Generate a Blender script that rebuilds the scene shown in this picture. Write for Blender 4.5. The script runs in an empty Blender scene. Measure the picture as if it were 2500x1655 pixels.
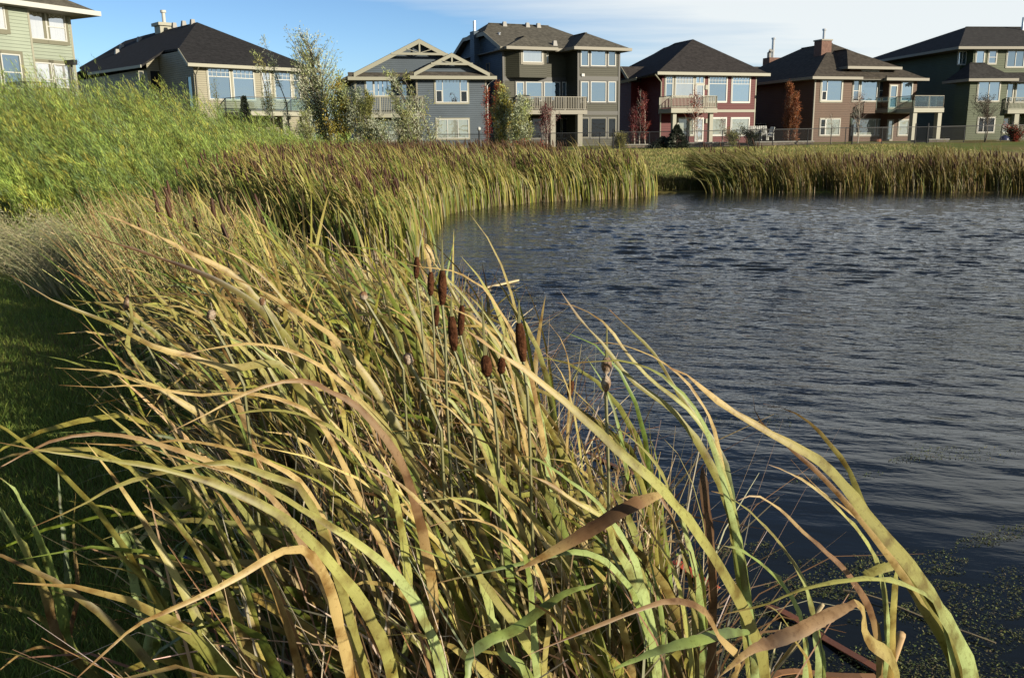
import bpy, math, random
import numpy as np
from math import radians, sin, cos, tan, pi
from mathutils import Vector, Matrix
# ---------------------------------------------------------------- camera, sky, sun, exposure
SC = bpy.context.scene
COL = SC.collection
FPX = 2150.0; TH = radians(12.6); ROLL = radians(0.8)
CAM = np.array([0.0, 0.0, 1.9])
FW = np.array([0, cos(TH), -sin(TH)]); UP0 = np.array([0, sin(TH), cos(TH)]); RT0 = np.array([1.0, 0, 0])
RT = RT0*cos(ROLL) - UP0*sin(ROLL); UP = UP0*cos(ROLL) + RT0*sin(ROLL)
cam_data = bpy.data.cameras.new("camera"); cam = bpy.data.objects.new("camera", cam_data); COL.objects.link(cam)
cam_data.sensor_width = 36.0; cam_data.lens = 36*FPX/2500; cam_data.clip_end = 4000; cam_data.clip_start = 0.05
cam.matrix_world = Matrix(((RT[0], UP[0], -FW[0], CAM[0]), (RT[1], UP[1], -FW[1], CAM[1]), (RT[2], UP[2], -FW[2], CAM[2]), (0, 0, 0, 1)))
SC.camera = cam
SUN_AZ = radians(57); SUN_EL = radians(16)      # azimuth measured from straight behind the camera towards the right
SUN = np.array([sin(SUN_AZ)*cos(SUN_EL), -cos(SUN_AZ)*cos(SUN_EL), sin(SUN_EL)])
sd = bpy.data.lights.new("sun", 'SUN'); sd.energy = 5.0; sd.angle = radians(0.55); sd.color = (1.0, 0.90, 0.72)
so = bpy.data.objects.new("sun", sd); COL.objects.link(so)
so.rotation_euler = Vector(SUN).to_track_quat('Z', 'Y').to_euler()
W = bpy.data.worlds.new("World"); SC.world = W; W.use_nodes = True
nt = W.node_tree; nt.nodes.clear()
wo = nt.nodes.new('ShaderNodeOutputWorld'); bg = nt.nodes.new('ShaderNodeBackground'); nt.links.new(bg.outputs[0], wo.inputs[0])
sky = nt.nodes.new('ShaderNodeTexSky'); sky.sky_type = 'NISHITA'; sky.sun_disc = False
sky.sun_elevation = SUN_EL; sky.sun_rotation = math.atan2(SUN[0], SUN[1]); sky.air_density = 1.0; sky.dust_density = 0.1; sky.ozone_density = 3.5; sky.altitude = 600
tc = nt.nodes.new('ShaderNodeTexCoord')
sep = nt.nodes.new('ShaderNodeSeparateXYZ'); nt.links.new(tc.outputs['Generated'], sep.inputs[0])
def wm(op, a, b=None, c=None, clamp=False):
    n = nt.nodes.new('ShaderNodeMath'); n.operation = op; n.use_clamp = clamp
    for i, v in enumerate((a, b, c)):
        if v is None: continue
        if isinstance(v, (int, float)): n.inputs[i].default_value = v
        else: nt.links.new(v, n.inputs[i])
    return n.outputs[0]
# thin high cloud: noise on a flat layer far overhead (direction divided by its height)
zz = wm('ADD', wm('MAXIMUM', sep.outputs[2], 0.0), 0.10)
cx = wm('DIVIDE', sep.outputs[0], zz); cy = wm('DIVIDE', sep.outputs[1], zz)
cmb = nt.nodes.new('ShaderNodeCombineXYZ'); nt.links.new(cx, cmb.inputs[0]); nt.links.new(cy, cmb.inputs[1])
mp = nt.nodes.new('ShaderNodeMapping'); mp.inputs['Rotation'].default_value = (0, 0, radians(24)); mp.inputs['Scale'].default_value = (0.22, 0.75, 1)
nt.links.new(cmb.outputs[0], mp.inputs[0])
nz = nt.nodes.new('ShaderNodeTexNoise'); nz.inputs['Scale'].default_value = 1.0; nz.inputs['Detail'].default_value = 7; nz.inputs['Roughness'].default_value = 0.55
nt.links.new(mp.outputs[0], nz.inputs['Vector'])
# cloud bank grows to the right of the view and upward
bank = wm('ADD', wm('MULTIPLY', sep.outputs[0], 0.95), wm('SUBTRACT', wm('MULTIPLY', wm('MINIMUM', sep.outputs[2], 0.2), 2.8), wm('MULTIPLY', wm('MAXIMUM', wm('SUBTRACT', sep.outputs[2], 0.2), 0.0), 3.0)))
cov = wm('MULTIPLY', wm('SUBTRACT', wm('ADD', wm('MULTIPLY', nz.outputs[0], 0.8), bank), 0.755), 4.2, clamp=True)
cov = wm('MULTIPLY', cov, 0.86)
mixc = nt.nodes.new('ShaderNodeMixRGB'); nt.links.new(cov, mixc.inputs[0])
hs = nt.nodes.new('ShaderNodeHueSaturation'); hs.inputs['Saturation'].default_value = 1.02; nt.links.new(sky.outputs[0], hs.inputs['Color'])
tnt = nt.nodes.new('ShaderNodeMixRGB'); tnt.blend_type = 'MULTIPLY'; tnt.inputs[0].default_value = 1; nt.links.new(hs.outputs[0], tnt.inputs[1]); tnt.inputs[2].default_value = (1.0, 1.08, 1.22, 1)
veil = nt.nodes.new('ShaderNodeMixRGB'); nt.links.new(wm('MULTIPLY', wm('MULTIPLY', wm('SUBTRACT', sep.outputs[2], 0.10), 2.2, clamp=True), 0.62), veil.inputs[0]); nt.links.new(tnt.outputs[0], veil.inputs[1]); veil.inputs[2].default_value = (.98, 1.06, 1.2, 1)
nt.links.new(veil.outputs[0], mixc.inputs[1]); mixc.inputs[2].default_value = (7.6, 7.9, 7.8, 1)
nt.links.new(mixc.outputs[0], bg.inputs[0]); bg.inputs[1].default_value = 0.075
SC.view_settings.view_transform = 'Standard'; SC.view_settings.look = 'None'; SC.view_settings.exposure = 0.72; SC.view_settings.gamma = 1.0
SC.render.engine = 'CYCLES'
try:
    SC.cycles.use_denoising = True; SC.cycles.denoiser = 'OPENIMAGEDENOISE'
    SC.cycles.max_bounces = 6; SC.cycles.diffuse_bounces = 2; SC.cycles.glossy_bounces = 3; SC.cycles.transmission_bounces = 3; SC.cycles.transparent_max_bounces = 8
except Exception: pass
# ---------------------------------------------------------------- helpers
def ray(px, py): return FW + RT*((px-1250)/FPX) + UP*((827.5-py)/FPX)
def at(px, py, Y):                       # world point on the sight line at forward distance Y
    r = ray(px, py); return CAM + r*(Y/r[1])
def gnd(px, py, z=0.0):
    r = ray(px, py); return CAM + r*((z-CAM[2])/r[2])
def link(o, parent=None):
    COL.objects.link(o)
    if parent is not None: o.parent = parent
    return o
def tag(o, label=None, cat=None, group=None, kind=None):
    if label: o['label'] = label
    if cat: o['category'] = cat
    if group: o['group'] = group
    if kind: o['kind'] = kind
    return o
def empty(name, loc, rz=0.0):
    o = bpy.data.objects.new(name, None); o.empty_display_size = 0.2; COL.objects.link(o)
    o.location = loc; o.rotation_euler = (0, 0, rz); return o
def mesh_np(name, V, F, mat, parent=None, col=None, smooth=False, loc=None, u3=False):
    V = np.asarray(V, dtype=np.float32).reshape(-1, 3); F = np.asarray(F, dtype=np.int32)
    k = F.shape[1]; me = bpy.data.meshes.new(name)
    me.vertices.add(len(V)); me.vertices.foreach_set('co', V.ravel())
    me.loops.add(F.size); me.loops.foreach_set('vertex_index', F.ravel())
    me.polygons.add(len(F)); me.polygons.foreach_set('loop_start', np.arange(0, F.size, k, dtype=np.int32))
    try: me.polygons.foreach_set('loop_total', np.full(len(F), k, dtype=np.int32))
    except Exception: pass
    if smooth: me.polygons.foreach_set('use_smooth', np.ones(len(F), dtype=bool))
    me.update(calc_edges=True)
    if col is not None:
        c = np.ones((len(V), 4), dtype=np.float32); c[:, :3] = np.clip(np.asarray(col).reshape(-1, 3), 0, 1)
        if u3: c[:, 3] = (np.arange(len(V)) % 3)/2
        a = me.color_attributes.new('col', 'FLOAT_COLOR', 'POINT'); a.data.foreach_set('color', c.ravel())
    me.materials.append(mat)
    o = bpy.data.objects.new(name, me); link(o, parent)
    if loc is not None: o.location = loc
    return o
class MB:
    def __init__(s): s.v = []; s.f = []
    def hexa(s, p):                      # 8 points: bottom 4, top 4
        n = len(s.v); s.v += [tuple(map(float, q)) for q in p]
        s.f += [(n, n+3, n+2, n+1), (n+4, n+5, n+6, n+7)] + [(n+i, n+(i+1) % 4, n+4+(i+1) % 4, n+4+i) for i in range(4)]
        return s
    def box(s, x0, x1, y0, y1, z0, z1):
        return s.hexa([(x0, y0, z0), (x1, y0, z0), (x1, y1, z0), (x0, y1, z0), (x0, y0, z1), (x1, y0, z1), (x1, y1, z1), (x0, y1, z1)])
    def prism(s, pts, vec):              # polygon extruded along vec
        n = len(s.v); k = len(pts); vec = np.array(vec, float)
        s.v += [tuple(map(float, q)) for q in pts] + [tuple(map(float, np.array(q, float)+vec)) for q in pts]
        s.f += [tuple(range(n, n+k)), tuple(range(n+2*k-1, n+k-1, -1))] + [(n+i, n+k+i, n+k+(i+1) % k, n+(i+1) % k) for i in range(k)]
        return s
    def bar(s, a, b, w, h, up=(0, 0, 1)):
        a = np.array(a, float); b = np.array(b, float); d = b-a; d /= max(np.linalg.norm(d), 1e-9)
        u = np.array(up, float)
        if abs(d @ u) > .97: u = np.array([0, 1.0, 0])
        r = np.cross(d, u); r /= np.linalg.norm(r); u = np.cross(r, d)
        r *= w/2; u *= h/2
        return s.hexa([a-r-u, a+r-u, b+r-u, b-r-u, a-r+u, a+r+u, b+r+u, b-r+u])
    def tube(s, pts, rad, n=7):
        pts = [np.array(p, float) for p in pts]; rings = []
        if isinstance(rad, (int, float)): rad = [rad]*len(pts)
        for i, p in enumerate(pts):
            d = pts[min(i+1, len(pts)-1)]-pts[max(i-1, 0)]; d /= max(np.linalg.norm(d), 1e-9)
            u = np.array([0, 0, 1.0]) if abs(d[2]) < .9 else np.array([1.0, 0, 0])
            r = np.cross(d, u); r /= np.linalg.norm(r); u = np.cross(r, d)
            k = len(s.v); rings.append(k)
            for j in range(n):
                a = 2*pi*j/n; s.v.append(tuple(p+(r*cos(a)+u*sin(a))*rad[i]))
        for a, b in zip(rings, rings[1:]):
            for j in range(n): s.f.append((a+j, a+(j+1) % n, b+(j+1) % n, b+j))
        s.f.append(tuple(rings[0]+j for j in reversed(range(n)))); s.f.append(tuple(rings[-1]+j for j in range(n)))
        return s
    def build(s, name, mat, parent=None, smooth=False, loc=None):
        me = bpy.data.meshes.new(name); me.from_pydata(s.v, [], s.f); me.update(); me.materials.append(mat)
        if smooth:
            for p in me.polygons: p.use_smooth = True
        o = bpy.data.objects.new(name, me); link(o, parent)
        if loc is not None: o.location = loc
        return o
# ---------------------------------------------------------------- materials
def mat(name, base=(.5, .5, .5), rough=.6, spec=.5, metal=0.0):
    base = tuple(x*.74 for x in base)
    m = bpy.data.materials.new(name); m.use_nodes = True; b = m.node_tree.nodes['Principled BSDF']
    b.inputs['Base Color'].default_value = (*base, 1); b.inputs['Roughness'].default_value = rough
    b.inputs['Specular IOR Level'].default_value = spec; b.inputs['Metallic'].default_value = metal
    return m
def nodes(m): return m.node_tree.nodes, m.node_tree.links, m.node_tree.nodes['Principled BSDF']
def noise_mat(name, c1, c2, scale=8, rough=.8, detail=5, bump=0.0, spec=.3, c3=None, scale3=1.0, coord='Object'):
    c1 = tuple(x*.78 for x in c1); c2 = tuple(x*.78 for x in c2); m = mat(name, c1, rough, spec); N, L, b = nodes(m)
    t = N.new('ShaderNodeTexCoord'); n = N.new('ShaderNodeTexNoise'); n.inputs['Scale'].default_value = scale; n.inputs['Detail'].default_value = detail
    L.new(t.outputs[coord], n.inputs['Vector'])
    r = N.new('ShaderNodeValToRGB'); r.color_ramp.elements[0].position = .35; r.color_ramp.elements[1].position = .65
    r.color_ramp.elements[0].color = (*c1, 1); r.color_ramp.elements[1].color = (*c2, 1); L.new(n.outputs[0], r.inputs[0]); out = r.outputs[0]
    if c3 is not None:
        n3 = N.new('ShaderNodeTexNoise'); n3.inputs['Scale'].default_value = scale3; n3.inputs['Detail'].default_value = 4; L.new(t.outputs[coord], n3.inputs['Vector'])
        r3 = N.new('ShaderNodeValToRGB'); r3.color_ramp.elements[0].position = .42; r3.color_ramp.elements[1].position = .6; L.new(n3.outputs[0], r3.inputs[0])
        mx = N.new('ShaderNodeMixRGB'); L.new(r3.outputs[0], mx.inputs[0]); L.new(out, mx.inputs[1]); mx.inputs[2].default_value = (*c3, 1); out = mx.outputs[0]
    L.new(out, b.inputs['Base Color'])
    if bump:
        bp = N.new('ShaderNodeBump'); bp.inputs['Strength'].default_value = bump; bp.inputs['Distance'].default_value = .02
        L.new(n.outputs[0], bp.inputs['Height']); L.new(bp.outputs[0], b.inputs['Normal'])
    return m
def siding(name, c, pitch=.15):
    """lap siding: sawtooth boards in relief, narrow joint, faint board-to-board tone"""
    c = tuple(x*.72 for x in c); m = mat(name, c, .6, .25); N, L, b = nodes(m)
    t = N.new('ShaderNodeTexCoord'); s = N.new('ShaderNodeSeparateXYZ'); L.new(t.outputs['Object'], s.inputs[0])
    d = N.new('ShaderNodeMath'); d.operation = 'DIVIDE'; L.new(s.outputs[2], d.inputs[0]); d.inputs[1].default_value = pitch
    fr = N.new('ShaderNodeMath'); fr.operation = 'FRACT'; L.new(d.outputs[0], fr.inputs[0])
    inv = N.new('ShaderNodeMath'); inv.operation = 'SUBTRACT'; inv.inputs[0].default_value = 1; L.new(fr.outputs[0], inv.inputs[1])
    bp = N.new('ShaderNodeBump'); bp.inputs['Strength'].default_value = 1.0; bp.inputs['Distance'].default_value = .022; L.new(inv.outputs[0], bp.inputs['Height']); L.new(bp.outputs[0], b.inputs['Normal'])
    r = N.new('ShaderNodeValToRGB'); e = r.color_ramp.elements; e[0].position = 0; e[0].color = tuple(x*.30 for x in c)+(1,); e[1].position = .17; e[1].color = (*c, 1)
    L.new(fr.outputs[0], r.inputs[0])
    n = N.new('ShaderNodeTexNoise'); n.inputs['Scale'].default_value = .6; n.inputs['Detail'].default_value = 5; L.new(t.outputs['Object'], n.inputs['Vector'])
    mx = N.new('ShaderNodeMixRGB'); mx.blend_type = 'MULTIPLY'; mx.inputs[0].default_value = .45; L.new(r.outputs[0], mx.inputs[1]); L.new(n.outputs[0], mx.inputs[2])
    g = N.new('ShaderNodeMixRGB'); g.blend_type = 'MULTIPLY'; g.inputs[0].default_value = 1; L.new(mx.outputs[0], g.inputs[1]); g.inputs[2].default_value = (1.28, 1.28, 1.28, 1)
    L.new(g.outputs[0], b.inputs['Base Color'])
    return m
def shingle(name, c):
    m = noise_mat(name, tuple(x*.72 for x in c), tuple(x*1.25 for x in c), 3.2, .9, 8, .3, .2)
    N, L, b = nodes(m); t = N.new('ShaderNodeTexCoord'); br = N.new('ShaderNodeTexBrick')
    mp = N.new('ShaderNodeMapping'); L.new(t.outputs['Object'], mp.inputs[0]); L.new(mp.outputs[0], br.inputs['Vector'])
    br.inputs['Scale'].default_value = 3.0; br.inputs['Mortar Size'].default_value = .03; br.inputs['Color1'].default_value = (1, 1, 1, 1); br.inputs['Color2'].default_value = (.62, .62, .62, 1); br.inputs['Mortar'].default_value = (.4, .4, .4, 1)
    src = b.inputs['Base Color'].links[0].from_socket
    mx = N.new('ShaderNodeMixRGB'); mx.blend_type = 'MULTIPLY'; mx.inputs[0].default_value = .6; L.new(src, mx.inputs[1]); L.new(br.outputs[0], mx.inputs[2]); L.new(mx.outputs[0], b.inputs['Base Color'])
    return m
def glass(name, inside=(.02, .025, .03), refl=.35, tint=(.85, .95, 1.0), curtain=None):
    m = bpy.data.materials.new(name); m.use_nodes = True; N, L, b = nodes(m)
    b.inputs['Base Color'].default_value = (*inside, 1); b.inputs['Roughness'].default_value = .9; b.inputs['Specular IOR Level'].default_value = .08
    if curtain:
        t = N.new('ShaderNodeTexCoord'); mp = N.new('ShaderNodeMapping'); mp.inputs['Scale'].default_value = (14, 14, .4); L.new(t.outputs['Object'], mp.inputs[0])
        n = N.new('ShaderNodeTexNoise'); n.inputs['Scale'].default_value = 1; L.new(mp.outputs[0], n.inputs['Vector'])
        r = N.new('ShaderNodeValToRGB'); r.color_ramp.elements[0].color = (*[x*.6 for x in inside], 1); r.color_ramp.elements[1].color = (*inside, 1); L.new(n.outputs[0], r.inputs[0]); L.new(r.outputs[0], b.inputs['Base Color'])
    g = N.new('ShaderNodeBsdfGlossy'); g.inputs['Roughness'].default_value = .02; g.inputs['Color'].default_value = (*tint, 1)
    t2 = N.new('ShaderNodeTexCoord'); n2 = N.new('ShaderNodeTexNoise'); n2.inputs['Scale'].default_value = 1.4; L.new(t2.outputs['Object'], n2.inputs['Vector'])
    bp = N.new('ShaderNodeBump'); bp.inputs['Strength'].default_value = .5; bp.inputs['Distance'].default_value = .03; L.new(n2.outputs[0], bp.inputs['Height']); L.new(bp.outputs[0], g.inputs['Normal'])
    mx = N.new('ShaderNodeMixShader'); oi = N.new('ShaderNodeObjectInfo'); rm = N.new('ShaderNodeMath'); rm.operation = 'MULTIPLY_ADD'; rm.inputs[1].default_value = refl*.6; rm.inputs[2].default_value = refl*.68; L.new(oi.outputs['Random'], rm.inputs[0]); L.new(rm.outputs[0], mx.inputs[0])
    o = N['Material Output']; L.new(b.outputs[0], mx.inputs[1]); L.new(g.outputs[0], mx.inputs[2]); L.new(mx.outputs[0], o.inputs[0])
    return m
def leafmat(name, trans=.3, rough=.45, spec=.35, streak=False, sat=1.0):
    """leaf surface coloured by the plant's own colour attribute, with light passing through"""
    m = bpy.data.materials.new(name); m.use_nodes = True; N, L, b = nodes(m)
    a = N.new('ShaderNodeVertexColor'); a.layer_name = 'col'; src = a.outputs[0]
    if streak:
        t = N.new('ShaderNodeTexCoord'); n = N.new('ShaderNodeTexNoise'); n.inputs['Scale'].default_value = 19; n.inputs['Detail'].default_value = 5; L.new(t.outputs['Object'], n.inputs['Vector'])
        r = N.new('ShaderNodeValToRGB'); r.color_ramp.elements[0].position = .34; r.color_ramp.elements[0].color = (.50, .40, .30, 1); r.color_ramp.elements[1].position = .52; r.color_ramp.elements[1].color = (1, 1, 1, 1); L.new(n.outputs[0], r.inputs[0])
        sp = N.new('ShaderNodeTexNoise'); sp.inputs['Scale'].default_value = 120; sp.inputs['Detail'].default_value = 3; L.new(t.outputs['Object'], sp.inputs['Vector'])
        sr = N.new('ShaderNodeValToRGB'); sr.color_ramp.elements[0].position = .33; sr.color_ramp.elements[0].color = (.35, .25, .16, 1); sr.color_ramp.elements[1].position = .41; sr.color_ramp.elements[1].color = (1, 1, 1, 1); L.new(sp.outputs[0], sr.inputs[0])
        sx = N.new('ShaderNodeMixRGB'); sx.blend_type = 'MULTIPLY'; sx.inputs[0].default_value = .4; L.new(src, sx.inputs[1]); L.new(sr.outputs[0], sx.inputs[2]); src = sx.outputs[0]
        # parallel veins across the blade (alpha carries the position across)
        v1 = N.new('ShaderNodeMath'); v1.operation = 'MULTIPLY'; v1.inputs[1].default_value = 44; L.new(a.outputs['Alpha'], v1.inputs[0])
        v2 = N.new('ShaderNodeTexNoise'); v2.noise_dimensions = '1D'; v2.inputs['Scale'].default_value = 1.0; v2.inputs['Detail'].default_value = 2; L.new(v1.outputs[0], v2.inputs['W'])
        v3 = N.new('ShaderNodeMath'); v3.operation = 'MULTIPLY_ADD'; v3.inputs[1].default_value = 1.1; v3.inputs[2].default_value = .45; L.new(v2.outputs[0], v3.inputs[0])
        vx = N.new('ShaderNodeMixRGB'); vx.blend_type = 'MULTIPLY'; vx.inputs[0].default_value = 1; L.new(src, vx.inputs[1]); L.new(v3.outputs[0], vx.inputs[2]); src = vx.outputs[0]
        mx = N.new('ShaderNodeMixRGB'); mx.blend_type = 'MULTIPLY'; mx.inputs[0].default_value = 1; L.new(src, mx.inputs[1]); L.new(r.outputs[0], mx.inputs[2]); src = mx.outputs[0]
    L.new(src, b.inputs['Base Color']); b.inputs['Roughness'].default_value = rough; b.inputs['Specular IOR Level'].default_value = spec
    tr = N.new('ShaderNodeBsdfTranslucent'); L.new(src, tr.inputs[0])
    mx = N.new('ShaderNodeMixShader'); mx.inputs[0].default_value = trans; o = N['Material Output']
    L.new(b.outputs[0], mx.inputs[1]); L.new(tr.outputs[0], mx.inputs[2]); L.new(mx.outputs[0], o.inputs[0])
    return m
M = {}
M['leaf'] = leafmat('cattail_leaf', .20, .45, .3, True); M['foliage'] = leafmat('foliage', .3, .55, .3)
M['grass'] = leafmat('grass_blade', .25, .6, .25)
M['white'] = mat('white_trim', (.54, .54, .50), .5); M['cream'] = mat('cream_trim', (.31, .30, .225), .55); M['taupe'] = mat('taupe_trim', (.22, .20, .15), .55)
M['black'] = mat('black_metal', (.012, .012, .014), .45); M['steel'] = mat('flue_steel', (.62, .63, .65), .35, .5, .7)
M['dark'] = mat('dark_trim', (.035, .034, .028), .55)
M['glass'] = glass('window_glass', (.02, .03, .035), .46, (.66, .84, .98)); M['glass_dim'] = glass('window_glass_dim', (.03, .04, .045), .22, (.8, .95, 1))
M['glass_dark'] = glass('window_glass_dark', (.006, .007, .009), .05); M['glass_blind'] = glass('window_blind', (.24, .26, .22), .20, (.85, .95, 1), True)
M['bright_pane'] = glass('painted_cloud_reflection', (.50, .50, .48), .55, (1.0, 1.0, 1.0), True)  # pale pane colour painted in for bright reflected cloud
M['curtain'] = glass('window_curtain', (.24, .26, .26), .36, (.85, .93, 1), True)
M['bark'] = noise_mat('bark', (.09, .075, .055), (.20, .17, .13), 14, .9, 6, .5); M['palebark'] = noise_mat('pale_bark', (.38, .34, .27), (.55, .5, .42), 10, .85, 5, .3)
M['skin'] = mat('skin', (.5, .28, .19), .5); M['wood'] = noise_mat('deck_wood', (.12, .10, .08), (.2, .17, .13), 6, .8)
M['concrete'] = noise_mat('concrete', (.3, .29, .26), (.4, .38, .34), 5, .9)
# ---------------------------------------------------------------- terrain and water
# shoreline (world x, y), land on the left / far side
def g2(px, py): p = gnd(px, py); return (p[0], p[1])
SHORE = [(0.9, -40), (0.55, 0), (0.45, 2.0), (0.30, 3.4), (-.15, 5.2), (-.7, 7), (-1.9, 8.6), (-3.3, 10.5), (-4.0, 13.3), (-3.7, 15.0), (-2.9, 15.0), (-2.1, 14.3), g2(985, 575), g2(1040, 524), g2(1180, 503), g2(1300, 492), g2(1555, 482), g2(1578, 471), g2(1740, 469), g2(1765, 470), g2(2100, 470), g2(2500, 470), (24, 27.5), (45, 20), (70, 5), (80, -40)]
SH = np.array(SHORE)
def in_water(x, y):
    x = np.asarray(x, float); y = np.asarray(y, float); ins = np.zeros(x.shape, bool); n = len(SH)
    for i in range(n):
        x0, y0 = SH[i]; x1, y1 = SH[(i+1) % n]
        c = ((y0 > y) != (y1 > y)) & (x < (x1-x0)*(y-y0)/((y1-y0) if abs(y1-y0) > 1e-9 else 1e-9)+x0); ins ^= c
    return ins
def shore_dist(x, y):
    x = np.asarray(x, float); y = np.asarray(y, float); best = np.full(x.shape, 1e9)
    for i in range(len(SH)-1):
        a = SH[i]; b = SH[i+1]; d = b-a; t = np.clip(((x-a[0])*d[0]+(y-a[1])*d[1])/(d@d), 0, 1)
        best = np.minimum(best, np.hypot(x-a[0]-t*d[0], y-a[1]-t*d[1]))
    return np.where(in_water(x, y), -best, best)
def terr(x, y):
    d = shore_dist(x, y)
    land = .04+.12*(1-np.exp(-np.maximum(d, 0)/1.2))+.042*np.maximum(d, 0)
    land = np.where(land > 1.2, 1.2+(1-np.exp(-(land-1.2)/.3))*.3, land)
    left = np.clip((-np.asarray(x, float)-12)/25, 0, 1); land = land+left*np.clip((np.asarray(y, float)-22)/25, 0, 1)*1.2
    land = land+.02*np.sin(np.asarray(x)*1.7)*np.cos(np.asarray(y)*1.3)*np.clip(d, 0, 1)
    return np.where(d < 0, np.maximum(-.9, d*.35)+.04, land)
def axis(lo, hi, fine0, fine1, step, grow):
    a = list(np.arange(fine0, fine1+1e-6, step)); s = step
    while a[-1] < hi: s *= grow; a.append(a[-1]+s)
    s = step
    while a[0] > lo: s *= grow; a.insert(0, a[0]-s)
    return np.array(a)
gx = axis(-1500, 1500, -26, 30, .33, 1.12); gy = axis(-1200, 2500, -2, 72, .33, 1.12)
X, Y = np.meshgrid(gx, gy); Z = terr(X, Y); nx = len(gx); ny = len(gy)
idx = np.arange(nx*ny).reshape(ny, nx)
Fq = np.stack([idx[:-1, :-1], idx[:-1, 1:], idx[1:, 1:], idx[1:, :-1]], -1).reshape(-1, 4)
M['lawn'] = noise_mat('lawn_turf', (.11, .155, .032), (.18, .20, .045), 1.3, .95, 8, .6, .1, (.19, .145, .055), .16)
gobj = mesh_np('ground', np.stack([X, Y, Z], -1), Fq, M['lawn'], smooth=True); tag(gobj, 'mown grass bank rising from the pond to the houses', 'ground', kind='structure')
# water: a sheet of real wavelets, cells growing with distance
def water_mat():
    m = mat('pond_water', (.010, .013, .013), .035, .5); N, L, b = nodes(m); b.inputs['IOR'].default_value = 1.33
    t = N.new('ShaderNodeTexCoord'); prev = None
    for sc, st, dist, rz, det in (((4, 12, 1), 1.0, .022, -14, 3), ((11, 28, 1), 1.0, .007, -20, 2)):
        mp = N.new('ShaderNodeMapping'); mp.inputs['Rotation'].default_value = (0, 0, radians(-rz)); L.new(t.outputs['Object'], mp.inputs[0])
        m2 = N.new('ShaderNodeMapping'); m2.inputs['Scale'].default_value = sc; L.new(mp.outputs[0], m2.inputs[0])
        n = N.new('ShaderNodeTexNoise'); n.inputs['Scale'].default_value = 1; n.inputs['Detail'].default_value = det; n.inputs['Roughness'].default_value = .5; n.inputs['Distortion'].default_value = .4
        L.new(m2.outputs[0], n.inputs['Vector'])
        bp = N.new('ShaderNodeBump'); bp.inputs['Distance'].default_value = dist; bp.inputs['Strength'].default_value = st; L.new(n.outputs[0], bp.inputs['Height'])
        # near the weed by the shore the water lies calm
        if prev is not None: L.new(prev, bp.inputs['Normal'])
        sp = N.new('ShaderNodeSeparateXYZ'); L.new(t.outputs['Object'], sp.inputs[0])
        mr = N.new('ShaderNodeMapRange'); mr.inputs['From Min'].default_value = 4.0; mr.inputs['From Max'].default_value = 9.5; mr.inputs['To Min'].default_value = .05*st; mr.inputs['To Max'].default_value = st
        L.new(sp.outputs[1], mr.inputs['Value']); L.new(mr.outputs[0], bp.inputs['Strength'])
        prev = bp.outputs[0]
    L.new(prev, b.inputs['Normal'])
    return m
M['water'] = water_mat()
th = np.concatenate([np.arange(-180, -18, 6.0), np.arange(-18, 36, .125), np.arange(36, 180, 6.0)]); th = np.radians(th); rr = [0.6]
while rr[-1] < 75: rr.append(rr[-1]*1.0036 if rr[-1] < 34 else rr[-1]*1.1)
rr = np.array(rr); Rw, Tw = np.meshgrid(rr, th, indexing='ij'); Xw = Rw*np.sin(Tw); Yw = Rw*np.cos(Tw)
rw = np.random.default_rng(5); Zw = np.zeros_like(Xw); calm = np.clip((Yw-3.2)/5.5, 0.03, 1)*np.clip((34-Rw)/4, 0, 1)
lee = np.clip((37-Yw)/18, .22, 1)*np.clip(-shore_dist(Xw, Yw)/4.0, .35, 1)
for i in range(56):
    lam = .12*(.9/.12)**rw.random(); dr = radians(66)+rw.normal(0, .34); kx, ky = np.cos(dr)*2*pi/lam, np.sin(dr)*2*pi/lam
    amp = .0082*lam**1.0*(1.35 if .18 < lam < .38 else .8)
    env = .6+.4*np.sin(Xw*rw.uniform(.2, .9)+Yw*rw.uniform(.2, .7)+rw.uniform(0, 6))
    ph = kx*Xw+ky*Yw+rw.uniform(0, 6.28)+.7*np.sin(Xw*.5+rw.uniform(0, 6))
    Zw += amp*env*(np.sin(ph)+.25*np.sin(2*ph+1.5))
gust = .75+.35*np.sin(Xw*.23+.6*np.sin(Yw*.3))*np.cos(Yw*.31+Xw*.11)
Zw = Zw*calm*lee*gust
iw = np.arange(Xw.size).reshape(Xw.shape)
wq = np.stack([iw[:-1, :-1], iw[1:, :-1], iw[1:, 1:], iw[:-1, 1:]], -1).reshape(-1, 4); wq2 = np.stack([iw[:-1, -1], iw[1:, -1], iw[1:, 0], iw[:-1, 0]], -1)
wob = mesh_np('pond_water', np.stack([Xw, Yw, Zw], -1), np.concatenate([wq, wq2])[:, ::-1], M['water'], smooth=True)
tag(wob, 'dark rippled pond water reflecting the sky', 'water', kind='structure')
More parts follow.
